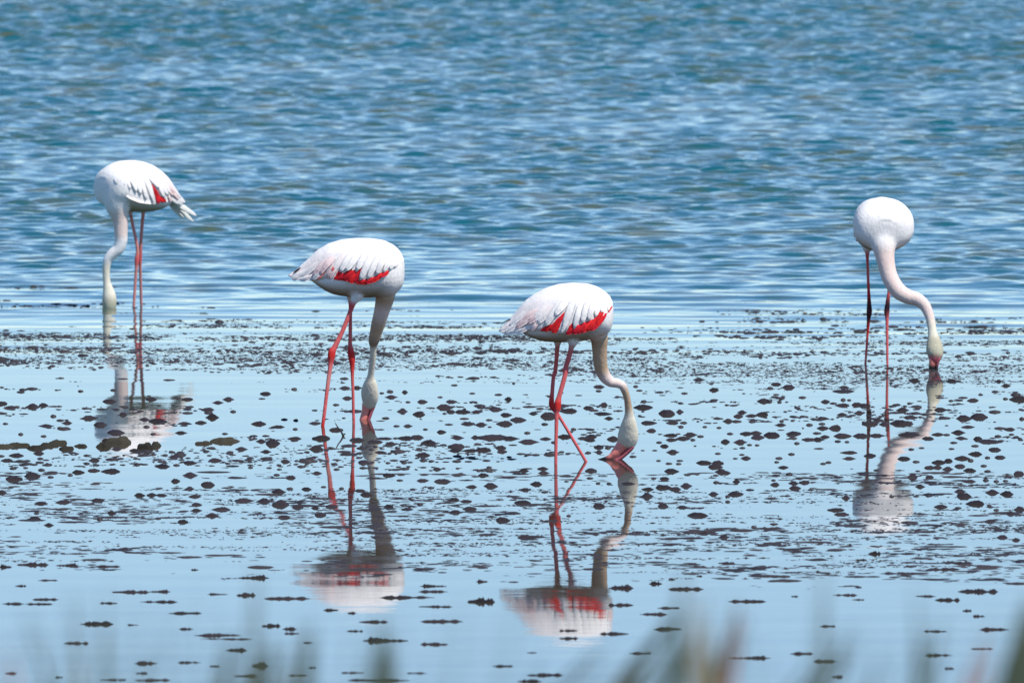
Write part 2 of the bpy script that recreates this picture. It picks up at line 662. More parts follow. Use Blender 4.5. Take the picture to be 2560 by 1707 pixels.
HALF3 = [(150, .010), (300, .040), (440, .070), (700, .125), (1000, .158), (1250, .170), (1450, .166), (1600, .142), (1690, .110), (1735, .075), (1755, .035)]
HALF2 = [(115, .010), (280, .040), (420, .070), (680, .125), (980, .158), (1230, .170), (1430, .166), (1580, .145), (1680, .112), (1725, .075), (1745, .035)]

# feathers: (root x, root y, tip x, tip y, width) in the same views
RED3 = [(1725, 480, 1560, 690, 60), (1690, 520, 1500, 740, 70), (1640, 470, 1490, 700, 70), (1640, 570, 1420, 782, 85), (1590, 550, 1380, 798, 90),
        (1540, 610, 1300, 812, 95), (1480, 640, 1240, 822, 95), (1420, 665, 1180, 828, 95), (1340, 700, 1100, 834, 90), (1280, 740, 1085, 836, 80), (1190, 690, 1120, 828, 60)]
REDB3 = [(1085, 515, 960, 700, 50), (1060, 560, 900, 760, 75), (1040, 600, 860, 796, 85), (1020, 660, 900, 822, 85), (990, 700, 930, 828, 75),
         (960, 690, 780, 800, 75), (880, 720, 740, 800, 60)]
WHITE3 = [(1240, 290, 1055, 790, 125), (1335, 320, 1205, 768, 95), (1050, 340, 800, 735, 115), (1150, 320, 935, 590, 115), (1425, 320, 1310, 690, 105), (1505, 330, 1400, 650, 100),
          (1580, 350, 1490, 605, 90), (1650, 380, 1575, 545, 80), (1705, 410, 1665, 525, 55), (1190, 500, 1020, 830, 60)]
PINK3 = [(1000, 390, 690, 700, 110), (900, 390, 600, 690, 110), (830, 480, 560, 710, 90), (760, 460, 470, 690, 95), (750, 600, 615, 812, 65),
         (680, 560, 400, 770, 95), (580, 520, 300, 750, 95), (520, 640, 230, 840, 90), (430, 600, 165, 822, 85), (560, 700, 260, 860, 75), (640, 730, 380, 845, 70)]
DARK3 = [(340, 632, 195, 742, 26), (420, 800, 235, 868, 30)]

RED2 = [(1540, 630, 1400, 720, 55), (1480, 650, 1320, 765, 60), (1440, 660, 1270, 782, 70), (1380, 700, 1200, 796, 70), (1320, 730, 1130, 798, 75), (1250, 760, 1060, 796, 70)]
REDB2 = [(1190, 545, 1080, 780, 60), (1160, 600, 1040, 790, 80), (1120, 640, 960, 780, 90), (1060, 620, 900, 770, 95), (1020, 610, 860, 765, 80), (960, 660, 800, 755, 85),
         (870, 590, 790, 740, 60), (880, 680, 760, 748, 60), (1100, 700, 980, 790, 90)]
WHITE2 = [(1360, 330, 1125, 760, 110), (1270, 320, 1080, 630, 110), (1160, 330, 930, 640, 110), (1060, 330, 850, 650, 105), (1450, 360, 1230, 745, 100), (1530, 390, 1350, 690, 95),
          (1600, 430, 1440, 650, 85), (1660, 480, 1530, 610, 70), (1690, 510, 1590, 580, 50)]
PINK2 = [(960, 360, 730, 660, 105), (880, 400, 660, 720, 95), (840, 480, 700, 745, 80), (800, 380, 560, 690, 105), (700, 420, 470, 720, 95), (640, 560, 470, 765, 85),
         (600, 480, 330, 700, 95), (520, 560, 250, 740, 95), (440, 580, 150, 735, 85), (520, 680, 280, 778, 75), (400, 640, 175, 770, 75)]
DARK2 = [(310, 590, 195, 690, 26), (380, 765, 185, 778, 22)]


def make_form(fn, top, low, bel, half, Yd, base, k=1.0, x_mid=None):
    """outlines -> metres relative to base (or relative to x_mid pixel column when re-used)"""
    def mm(p):
        px, py = fn(*p)
        w = at_depth(px, py, Yd)
        return w.x - base.x, w.z - base.z
    T = [mm(p) for p in top]; L = [mm(p) for p in low]
    H = [(mm((x, 500))[0], w) for x, w in half]
    B = [(mm((x, a))[0], mm((x, a))[1], mm((x, b))[1], w) for x, a, b, w in bel]
    if k != 1.0:
        s = lambda q: tuple(c * k for c in q)
        T = [s(q) for q in T]; L = [s(q) for q in L]; H = [s(q) for q in H]; B = [s(q) for q in B]
    f = Form(T, L, B, H, 0)
    f.mm = lambda x, y: tuple(c * k for c in mm((x, y)))
    f.mpp = k / 5.6 / ppm(Yd)
    return f


def wing_tints(u, v):
    w, p = np.array(WHITE), np.array(PINK)
    t = max(0, 1 - u / 0.55) * 0.35 + 0.25 * max(0, v - 0.6)
    return w * (1 - t) + p * t


def dress_wing(form, sgn, root, xf, sets, detail=True, extra=0.0):
    wing = coloured("wing", wing_shell(form, sgn, wing_tints), MAT_FEATHER, root, xf)
    if not detail:
        return wing
    rs = random.Random(3 + int(sgn))
    for kind, rows in sets:
        for i, (x0, y0, x1, y1, w) in enumerate(rows):
            a = form.uv(*form.mm(x0, y0)); b_ = form.uv(*form.mm(x1, y1))
            j = rs.uniform(-0.01, 0.01)
            if kind == 'red':
                g = rs.uniform(0.75, 1.1); c0 = np.array(RED) * g; c1 = np.array(CRIMSON if rs.random() < .4 else RED) * g; lift = 0.004 + 0.0005 * (i % 5) + (0.006 if x0 > 1370 else 0) + extra
            elif kind == 'white':
                g = rs.uniform(0.94, 1.0); c0 = np.array(WHITE) * g; c1 = np.array(WHITE) * g * np.array((1, .98, .97)); lift = 0.009 + 0.0009 * (i % 6)
            elif kind == 'pink':
                t = rs.uniform(0.15, 0.5); c0 = np.array(WHITE) * (1 - t) + np.array(PINK) * t
                c1 = np.array(WHITE) * 0.97; lift = 0.007 + 0.0009 * (i % 6)
                if 640 < x0 < 900: c1 = np.array(PINK)
            elif kind == 'salmon':
                c0 = np.array(SALMON); c1 = np.array(RED) * 0.9 + 0.05; lift = 0.009
            else:
                c0 = c1 = np.array(BLACK); lift = 0.008
            coloured("feather", feather(form, sgn, (a[0] + j, a[1]), b_, w * form.mpp, lift, c0, c1, sink=0.0 if kind in ('red', 'salmon') else 0.6), MAT_FEATHER, wing, xf)
    return wing


def bill_parts(root, pts, fn, Yd0, Yd1, base, sc, split=0.70, black_from=0.72, flip=1):
    """bill: lower mandible (deep trough) and upper mandible, swept along a bent centreline"""
    P = path3([(x, y, d, BILLP) for x, y, d in pts], fn, Yd0, Yd1, base, sc)
    P = np.array(P)
    T = np.gradient(P[:, :3], axis=0); T /= np.linalg.norm(T, axis=1)[:, None]
    across = np.cross(T, np.array([0, 1.0, 0])) * flip
    bill = bpy.data.objects.new("bill", None); COL.objects.link(bill); bill.parent = root
    n = len(P)
    for nm, off, k, c in (("lower_mandible", -(1 - split), split, BILLP), ("upper_mandible", split, 1 - split, BILLD)):
        rows = []
        for i in range(n):
            t = i / (n - 1)
            cc = np.array(c) if t < black_from else np.array(BLACK)
            q = P[i, :3] + across[i] * P[i, 3] * off
            rows.append([*q, P[i, 3] * k, *cc, 0.62 / k if k < 0.5 else 0.92])
        coloured(nm, tube(rows, 12, 4), MAT_BILL, bill)
    return bill


def eye_part(root, px, py, Yd, base, r=0.006):
    bm = bmesh.new()
    bmesh.ops.create_icosphere(bm, subdivisions=2, radius=r)
    me = bpy.data.meshes.new("eye"); bm.to_mesh(me); bm.free()
    cols = [np.array((0.70, 0.42, 0.05)) if not (v.co.y < -0.78 * r) else np.array(BLACK) for v in me.vertices]
    set_pigment(me, np.array(cols))
    me.materials.append(MAT_EYE)
    me.polygons.foreach_set("use_smooth", [True] * len(me.polygons))
    o = bpy.data.objects.new("eye", me); COL.objects.link(o); o.parent = root
    o.location = at_depth(px, py, Yd) - base
    return o


GROUP_BIRD = "flamingos feeding in the shallow lagoon"


def bird_root(base, label):
    root = bpy.data.objects.new("flamingo", None)
    root.empty_display_size = 0.2
    COL.objects.link(root)
    root.location = base
    return tag(root, label, "flamingo", GROUP_BIRD)


def body_tubes(xf):
    return xf


# ------------------------------------------------------------------ flamingo with its bill tip out of the water (striding)
Y3 = depth_of(1156)
base = Vector((at_depth(1395, 1156, Y3).x, Y3, 0))
K5 = crop(1340, 880, 4.9)
r3 = bird_root(base, "white flamingo with two red wing patches, striding with crossed legs, pink bill skimming the water")
f3 = make_form(C3, TOP3, LOW3, BEL3, HALF3, Y3, base)
yb = depth_of(1148)
src = lambda x, y: (x, y)
neck = [(1478, 800, 56, WHITE), (1490, 826, 56, PALE), (1497.7, 846, 45, BUFF), (1498.9, 867.5, 39, BUFF), (1500.2, 898, 36, BUFF), (1503.3, 920.8, 33.7, BUFF),
        (1512.4, 941.2, 31, PALE), (1526, 954, 26, PALE), (1542, 957.5, 23.5, PALE), (1555.3, 963.7, 21.5, PALE), (1562.4, 978, 18.5, BUFF), (1567.6, 994.3, 17, BUFF),
        (1570.6, 1014.7, 18.5, BUFF), (1572.7, 1035.1, 23, HEADC), (1572.7, 1053.5, 35, HEADC, .9), (1571.6, 1069.8, 45, HEADC, .75), (1570.2, 1088.2, 52, HEADC, .68),
        (1568.0, 1102.4, 49, HEADC, .66), (1565.5, 1110.6, 41, HEADC, .62), (1564, 1118, 26, BILLP, .6)]
neck = path3(neck, src, Y3 - .02, yb, base, 1.0)
legF = [(975, 900, 170, WHITE), (974, 985, 112, WHITE), (972, 1035, 72, LEGP), (960, 1200, 62, LEG), (940, 1400, 62, LEG)]
legF = [(*C3(x, y), d / 5.6, c) for x, y, d, c in legF] + \
       [(*K5(x, y), d / 4.9, c) for x, y, d, c in [(215, 300, 50, LEG), (198, 500, 52, LEG), (190, 600, 66, KNEE), (196, 655, 76, KNEE), (228, 712, 58, KNEE), (300, 815, 42, LEG),
                                                   (430, 1030, 40, LEG), (540, 1215, 40, LEG), (612, 1340, 40, LEG), (680, 1450, 40, LEG)]]
legN = [(1190, 900, 230, WHITE), (1185, 985, 150, WHITE), (1165, 1060, 80, LEGP), (1130, 1200, 72, LEG), (1070, 1400, 72, LEG)]
legN = [(*C3(x, y), d / 5.6, c) for x, y, d, c in legN] + \
       [(*K5(x, y), d / 4.9, c) for x, y, d, c in [(375, 200, 62, LEG), (330, 380, 60, LEG), (285, 540, 62, LEG), (268, 620, 86, KNEE), (262, 690, 84, KNEE), (254, 750, 58, LEG),
                                                   (250, 900, 50, LEG), (245, 1100, 46, LEG), (242, 1360, 42, LEG), (240, 1480, 42, LEG)]]
yN, yF = depth_of(1158.6), depth_of(1153.5)
pF = path3(legF, src, Y3 + .06, yF, base, 1.0)
pN = path3(legN, src, Y3 - .06, yN - .03, base, 1.0)
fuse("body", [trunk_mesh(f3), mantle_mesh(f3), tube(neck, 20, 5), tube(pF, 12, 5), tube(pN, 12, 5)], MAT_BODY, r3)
I4 = Matrix.Identity(4)
S3 = [('red', RED3 + REDB3), ('pink', PINK3), ('white', WHITE3), ('dark', DARK3)]
dress_wing(f3, -1, r3, I4, S3)
dress_wing(f3, 1, r3, I4, S3, detail=False)
bill_parts(r3, [(1112, 1105, 225), (1085, 1150, 215), (1040, 1205, 190), (985, 1260, 165), (925, 1296, 110), (850, 1312, 62), (775, 1322, 34), (715, 1334, 12)], K5, yb, yb, base, 4.9, black_from=0.6)
ex, ey = K5(1188, 1082)
eye_part(r3, ex, ey, yb - .040, base, .0065)

# ------------------------------------------------------------------ flamingo beside the bent twig
Y2 = depth_of(1060)
base = Vector((at_depth(855, 1060, Y2).x, Y2, 0))
K3 = crop(760, 740, 4.3542)
r2 = bird_root(base, "white flamingo with a red wing blaze beside the bent twig, neck hanging straight down")
f2 = make_form(C2, TOP2, LOW2, BEL2, HALF2, Y2, base)
yb = depth_of(1049)
neck = [(958, 690, 62, WHITE), (962, 718, 58, WHITE), (963, 740.4, 49, BUFF), (955.4, 774.3, 40, PALE), (945.5, 810, 35, BUFF), (939.6, 832, 31, BUFF), (935.2, 849, 28.5, STAIN),
        (933.6, 859.4, 23, STAIN), (933.0, 868.6, 17.5, HEADC), (931.8, 896.2, 16.2, HEADC), (928.8, 923.7, 15.8, HEADC), (926.5, 942.1, 18.5, HEADC), (925.8, 958.2, 33, HEADC, .85),
        (924.4, 976.6, 43, HEADC, .75), (924.9, 992.6, 43, HEADC, .70), (923.5, 1006.4, 36, HEADC, .68), (920.8, 1015.6, 28, HEADC, .64), (919, 1021, 18, BILLP, .6)]
neck = path3(neck, src, Y2 - .01, yb, base, 1.0)
legN = [(1060, 900, 250, WHITE), (1075, 1000, 190, WHITE), (1040, 1075, 110, WHITE)]
legN = [(*C2(x, y), d / 5.6, c) for x, y, d, c in legN] + \
       [(*K3(x, y), d / 4.3542, c) for x, y, d, c in [(530, 95, 58, LEG), (492, 200, 50, LEG), (420, 380, 50, LEG), (342, 540, 60, LEG), (305, 610, 84, KNEE), (297, 665, 82, KNEE), (289, 740, 56, LEG),
                                                      (268, 900, 47, LEGP), (245, 1080, 42, LEG), (225, 1250, 40, LEG), (205, 1400, 40, KNEE), (190, 1500, 40, KNEE)]]
legF = [(*C2(1010, 900), 40, WHITE), (*C2(1000, 1030), 24, WHITE)] + \
       [(*K3(x, y), d / 4.3542, c) for x, y, d, c in [(508, 90, 50, LEG), (505, 190, 42, LEG), (504, 380, 42, LEG), (502, 520, 46, LEG), (510, 610, 74, KNEE), (522, 690, 74, KNEE), (525, 770, 50, KNEE),
                                                      (528, 900, 38, LEG), (535, 1100, 34, LEG), (541, 1380, 34, LEG), (545, 1480, 34, LEG)]]
yN, yF = depth_of(1062.7), depth_of(1058)
pN = path3(legN, src, Y2 - .07, yN - .06, base, 1.0)
pF = path3(legF, src, Y2 + .05, yF, base, 1.0)
fuse("body", [trunk_mesh(f2), mantle_mesh(f2), tube(neck, 20, 5), tube(pF, 12, 5), tube(pN, 12, 5)], MAT_BODY, r2)
S2 = [('red', RED2 + REDB2), ('pink', PINK2), ('white', WHITE2), ('salmon', [(620, 580, 470, 745, 60), (650, 640, 500, 760, 55), (800, 540, 740, 640, 45)]), ('dark', DARK2)]
dress_wing(f2, -1, r2, I4, S2)
dress_wing(f2, 1, r2, I4, S2, detail=False)
bill_parts(r2, [(712, 1160, 150), (702, 1200, 145), (690, 1250, 126), (674, 1305, 120), (655, 1360, 110), (625, 1410, 80), (585, 1440, 45), (550, 1450, 20)], K3, yb, yb, base, 4.3542, black_from=0.75)
ex, ey = K3(762, 1015)
eye_part(r2, ex, ey, yb - .033, base, .005)

# ------------------------------------------------------------------ flamingo facing the camera, neck swung aside
Y4 = depth_of(911)
K6 = crop(2080, 460, 3.0156)
base = Vector((at_depth(K6(370, 500)[0], 911, Y4).x, Y4, 0))
r4 = bird_root(base, "pale flamingo facing the shore with its chest forward and neck swung aside")
k4 = 1.03
BEL4 = [(x, float(np.interp(x, [q[0] for q in TOP3], [q[1] for q in TOP3])) + 14 if 700 < x < 1650 else a, b_, w) for x, a, b_, w in BEL3]
fb = make_form(C3, TOP3, LOW3, BEL4, [(x, w * .92) for x, w in HALF3], Y3, Vector((at_depth(*C3(1010, 500), Y3).x, Y3, at_depth(*C3(1010, 560), Y3).z)), k4)
cz = at_depth(*K6(370, 292), Y4).z
xf4 = Matrix.Translation((0, 0.02, cz)) @ Matrix.Rotation(math.radians(-90 + 4), 4, 'Z') @ Matrix.Rotation(math.radians(4), 4, 'Y')


def move(vfc, xf):
    v, f, c = vfc
    v = np.array(v, float) @ np.array(xf.to_3x3()).T + np.array(xf.translation)
    return list(v), f, c


yh = depth_of(922)
neck = [(372, 270, 250, WHITE), (378, 370, 235, WHITE), (388, 455, 195, WHITE), (398, 540, 152, PALE), (417, 640, 128, PALE), (446, 725, 124, PALE), (500, 805, 122, PALE), (570, 848, 112, PALE), (640, 868, 102, PALE),
        (697, 915, 88, PALE), (733, 990, 72, PALE), (751, 1070, 66, HEADC), (760, 1130, 72, HEADC), (768, 1180, 104, OLIVE, .95), (773, 1240, 130, OLIVE, .95), (777, 1285, 122, OLIVE, .95), (772, 1320, 92, BILLD, .9), (768, 1345, 60, BILLD, .9)]
neck = path3(neck, K6, Y4 - .19, yh, base, 3.0156)
neck[0][1] += .16; neck[1][1] += .07; neck[2][1] += .01
legL = [(270, 420, 120, WHITE), (266, 490, 70, WHITE), (266, 530, 30, LEG), (270, 650, 22, LEG), (276, 800, 24, KNEE), (280, 900, 34, DKNEE), (281, 960, 44, DKNEE), (276, 1020, 30, DKNEE), (270, 1100, 22, KNEE), (262, 1220, 20, LEG),  # shade on this leg is painted in: darker tones reach past the knee
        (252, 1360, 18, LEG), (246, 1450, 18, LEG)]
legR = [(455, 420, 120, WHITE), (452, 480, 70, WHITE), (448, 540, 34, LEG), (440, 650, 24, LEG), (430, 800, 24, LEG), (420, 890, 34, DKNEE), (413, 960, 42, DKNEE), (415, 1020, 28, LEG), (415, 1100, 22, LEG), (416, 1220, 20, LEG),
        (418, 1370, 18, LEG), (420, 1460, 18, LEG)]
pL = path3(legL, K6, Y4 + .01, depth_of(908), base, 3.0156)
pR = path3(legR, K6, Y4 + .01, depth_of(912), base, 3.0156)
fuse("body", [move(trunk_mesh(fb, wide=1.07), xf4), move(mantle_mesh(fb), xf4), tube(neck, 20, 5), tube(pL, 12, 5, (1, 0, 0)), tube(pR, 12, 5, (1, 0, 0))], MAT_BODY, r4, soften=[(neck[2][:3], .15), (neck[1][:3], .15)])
S4 = [('pink', PINK3), ('white', WHITE3[:4])]
dress_wing(fb, -1, r4, xf4, S4)
dress_wing(fb, 1, r4, xf4, S4)
bill_parts(r4, [(776, 1305, 95), (770, 1340, 78), (764, 1380, 72), (758, 1420, 60), (752, 1460, 40)], K6, yh, yh, base, 3.0156, black_from=0.3)

# ------------------------------------------------------------------ flamingo far out, tail turned away
Y1 = depth_of(766)
K1 = crop(220, 370, 3.646)
base = Vector((at_depth(K1(455, 500)[0], 766, Y1).x, Y1, 0))
r1 = bird_root(base, "white flamingo out in the rippled water with ruffled tail and head dipped under")
k1 = 1.06
fa = make_form(C3, TOP3, LOW3, BEL3, HALF3, Y3, Vector((at_depth(*C3(1010, 500), Y3).x, Y3, at_depth(*C3(1010, 560), Y3).z)), k1)
TH = math.radians(36)
cz = at_depth(*K1(450, 345), Y1).z
cx = at_depth(*K1(475, 345), Y1).x - base.x
xf1 = Matrix.Translation((cx, 0.0, cz)) @ Matrix.Rotation(math.pi + TH, 4, 'Z') @ Matrix.Rotation(math.radians(-2), 4, 'Y')
yh = depth_of(769.5)
yc = Y1 - .16
neck = [(300, 330, 250, WHITE), (272, 430, 270, WHITE), (268, 530, 235, WHITE), (285, 610, 170, PALE), (297, 690, 132, PALE), (300, 780, 122, PALE), (300, 850, 116, WHITE), (276, 920, 108, WHITE), (225, 965, 98, WHITE), (184, 1015, 84, WHITE),
        (168, 1080, 72, HEADC), (166, 1150, 66, HEADC), (171, 1220, 68, HEADC), (182, 1280, 92, HEADC), (192, 1340, 122, HEADC), (195, 1400, 132, OLIVE), (193, 1450, 122, OLIVE), (192, 1500, 90, BILLD)]
neck = path3(neck, K1, yc, yh, base, 3.646)
legL = [(375, 500, 110, WHITE), (383, 565, 60, WHITE), (390, 610, 32, LEGP), (412, 720, 30, LEGP), (440, 850, 30, LEGP), (452, 940, 32, LEGP), (447, 1000, 42, LEG), (444, 1040, 42, LEG), (440, 1100, 30, LEGP), (432, 1220, 28, LEGP), (418, 1435, 26, LEGP), (412, 1520, 26, LEGP)]
legR = [(515, 480, 110, WHITE), (508, 555, 60, WHITE), (503, 600, 34, LEGP), (492, 720, 32, LEGP), (482, 860, 32, LEGP), (475, 970, 38, LEG), (474, 1020, 38, LEG), (476, 1090, 30, LEGP), (481, 1250, 27, LEGP), (485, 1425, 25, LEGP), (488, 1510, 25, LEGP)]
pL = path3(legL, K1, Y1 - .04, depth_of(766.5), base, 3.646)
pR = path3(legR, K1, Y1 - .02, depth_of(763), base, 3.646)
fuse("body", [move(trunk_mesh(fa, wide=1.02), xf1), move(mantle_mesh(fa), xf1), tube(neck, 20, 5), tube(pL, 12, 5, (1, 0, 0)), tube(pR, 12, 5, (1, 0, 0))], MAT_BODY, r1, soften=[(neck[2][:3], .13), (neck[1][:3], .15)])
S1 = [('red', REDB3), ('pink', PINK3), ('white', WHITE3)]
dress_wing(fa, 1, r1, xf1, S1, extra=0.003)
dress_wing(fa, -1, r1, xf1, S1, detail=False)
bill_parts(r1, [(200, 1430, 90), (205, 1460, 80), (212, 1500, 60), (222, 1540, 30)], K1, yh, yh, base, 3.646, black_from=0.8)
tail = bpy.data.objects.new("tail", None); COL.objects.link(tail); tail.parent = r1
for i, (dx, dz, w) in enumerate(((-.40, -.19, .035), (-.375, -.165, .04), (-.42, -.23, .03), (-.36, -.21, .035))):
    a = np.array((-.24, .03 - .02 * i, -.10)); b_ = np.array((dx, .07 - .03 * i, dz))
    rows = [[*(a + (b_ - a) * t), w * .5 * s, 0.74, 0.72, 0.66, 0.18] for t, s in ((0, .5), (.3, .9), (.6, 1), (.85, .7), (1, .1))]
    coloured("feather", tube(rows, 8, 2), MAT_FEATHER, tail, xf1)

# ------------------------------------------------------------------ mud lumps, weed and crumbs on the flat
def mud_mat(name, c0, c1, rough=0.55, scale=60):
    m, nt, b = new_mat(name)
    tc = nt.nodes.new("ShaderNodeTexCoord")
    oi = nt.nodes.new("ShaderNodeObjectInfo")
    n = nt.nodes.new("ShaderNodeTexNoise"); n.inputs["Scale"].default_value = scale; n.inputs["Detail"].default_value = 5
    nt.links.new(tc.outputs["Object"], n.inputs["Vector"])
    cr = nt.nodes.new("ShaderNodeValToRGB")
    cr.color_ramp.elements[0].position = 0.3; cr.color_ramp.elements[0].color = (*c0, 1)
    cr.color_ramp.elements[1].position = 0.75; cr.color_ramp.elements[1].color = (*c1, 1)
    nt.links.new(n.outputs["Fac"], cr.inputs["Fac"])
    mr = nt.nodes.new("ShaderNodeMapRange"); mr.inputs[3].default_value = 0.6; mr.inputs[4].default_value = 1.5
    nt.links.new(oi.outputs["Random"], mr.inputs[0])
    sc = nt.nodes.new("ShaderNodeVectorMath"); sc.operation = 'SCALE'
    nt.links.new(cr.outputs["Color"], sc.inputs[0]); nt.links.new(mr.outputs[0], sc.inputs["Scale"])
    nt.links.new(sc.outputs[0], b.inputs["Base Color"])
    b.inputs["Roughness"].default_value = rough
    b.inputs["Specular IOR Level"].default_value = 0.25
    bp = nt.nodes.new("ShaderNodeBump"); bp.inputs["Strength"].default_value = 0.7; bp.inputs["Distance"].default_value = 0.004
    nt.links.new(n.outputs["Fac"], bp.inputs["Height"]); nt.links.new(bp.outputs["Normal"], b.inputs["Normal"])
    return m


MUD = mud_mat("wet_dark_mud", (0.010, 0.007, 0.012), (0.036, 0.026, 0.030))
WEED = mud_mat("weedy_mud", (0.014, 0.014, 0.010), (0.060, 0.050, 0.030), 0.7, 70)
CRUMB = mud_mat("mud_crumbs", (0.012, 0.012, 0.018), (0.050, 0.040, 0.042), 0.6, 3)

A_L = [(190,148,95,30),(740,140,65,30),(1040,130,70,30),(100,290,100,35),(300,285,110,65),(395,270,80,45),(15,255,80,45),(490,370,70,40),(620,432,95,40),(810,388,130,52),(425,458,125,35),(1130,355,70,45),(1385,215,80,45),(1440,418,145,55),(1000,235,100,45),(1640,207,45,30),(1720,215,85,35),(2000,245,90,35),(2100,215,80,45),(1910,310,100,40),(1950,380,100,70),(1840,430,110,40),(1690,437,110,35),(2140,328,70,35),(1330,400,90,35),(1345,467,75,35),(920,450,90,55),(1060,520,145,55),(190,535,60,35),(400,553,70,30),(1405,533,65,30),(1655,522,90,35),(2065,530,70,25),(1230,685,80,40),(1075,670,80,40),(155,730,130,45),(360,710,80,45),(65,775,100,35),(870,775,90,40),(795,730,75,28),(1600,743,140,38),(1515,728,70,30),(1970,775,95,45),(1890,695,70,30),(2215,672,110,45),(1740,798,100,40),(1260,812,75,38),(1500,830,130,45),(1620,818,80,30),(2280,770,90,28),(2300,840,60,28),(715,885,100,45),(860,868,90,38),(1025,875,145,55),(120,848,85,32),(235,843,60,24),(380,863,80,35),(290,920,130,75),(130,945,120,60),(465,928,75,30),(1745,912,120,60),(1610,965,75,45),(1740,1035,95,45),(1900,1000,120,62),(645,912,65,28),(1275,1095,90,45),(1390,1092,95,40),(1480,1095,90,32),(1790,1105,100,40),(380,1170,110,38),(895,1143,110,45),(580,1158,130,40),(15,1070,90,50),(1800,1180,75,40),(2040,1225,140,50),(2230,1145,140,50),(1795,1235,90,40),(1950,1280,110,50),(1020,1258,80,45),(915,1315,70,40),(1680,1338,80,45),(450,1368,90,42),(1450,1307,75,28),(335,1260,65,28),(315,1310,90,40)]
A_W = [(1110,610,190,90),(950,650,110,70),(985,600,90,40),(1345,665,110,90),(1430,640,70,60),(150,640,170,50),(340,665,130,50),(520,620,150,60),(600,670,110,50),(750,645,100,35),(2070,600,180,60),(40,650,120,40),(440,640,140,45),(1880,620,120,40)]
B_L = [(85,165,90,40),(350,122,70,35),(815,112,90,40),(930,110,90,40),(835,205,90,40),(1245,195,100,40),(1230,145,80,35),(1365,150,80,40),(1155,158,55,25),(1820,85,80,24),(1790,237,90,35),(1690,195,65,22),(1985,160,70,22),(2225,172,90,26),(2320,215,70,45),(1525,238,80,40),(735,265,75,28),(1500,352,110,55),(2290,358,90,40),(1785,330,80,40),(1900,330,100,45),(2030,330,90,35),(1345,325,110,60),(1720,290,130,60),(2200,310,110,40),(1395,240,60,24),(55,208,80,18),(30,440,110,50),(210,467,110,30),(360,488,60,30),(540,435,100,35),(735,495,110,45),(260,400,80,30),(365,408,60,35),(1190,388,90,30),(2140,405,80,26),(1290,460,75,26),(1390,460,80,36),(1950,440,120,38),(2070,448,110,45),(2290,440,130,60),(1700,515,80,38),(1555,490,60,24),(1770,445,100,22),(2145,468,50,18),(1850,567,115,42),(2010,565,85,45),(2170,567,210,60),(2320,575,150,45),(1380,572,140,45),(1480,565,110,50),(1280,572,60,24),(1180,575,130,28),(150,620,120,75),(50,600,100,45),(360,575,110,38),(600,575,120,60),(560,670,120,70),(90,695,115,38),(930,590,110,50),(1090,605,120,40),(1590,615,130,60),(1240,625,80,45),(1840,650,110,60),(1835,685,110,40),(1975,685,110,36),(2090,680,120,50),(2250,660,80,45),(2255,695,90,40),(1140,702,110,32),(1295,662,60,24),(945,750,75,26),(985,795,90,45),(1530,727,105,45),(1535,775,80,34),(1610,780,70,24),(1360,795,70,32),(265,785,80,42),(210,817,60,24),(120,843,65,22),(215,857,65,22),(190,908,75,30),(320,933,90,42),(555,893,80,38),(475,868,60,20),(740,857,75,28),(780,832,70,18),(1660,857,75,40),(1720,848,55,20),(1850,848,50,22),(2085,912,90,42),(2140,838,65,26),(1715,968,130,50),(1880,895,60,22),(1215,912,100,40),(1320,957,80,24),(1530,960,110,35),(2150,1010,120,60),(1980,1018,90,36),(1605,1027,80,32),(1440,1040,75,26),(205,1065,110,65),(310,1035,80,35),(620,1018,65,26),(460,1040,80,40),(785,1033,60,34),(955,1053,90,32),(1010,1090,80,50),(80,1150,110,60),(220,1180,140,80),(400,1160,80,40),(380,1205,100,55),(540,1212,80,36),(690,1200,100,45),(1220,1200,80,45),(1390,1222,100,32),(1820,1135,100,40),(1930,1150,90,32),(1960,1220,100,50),(1835,1252,105,48),(2260,1325,100,60),(255,1297,90,45),(590,1275,80,50),(1505,1180,65,36)]
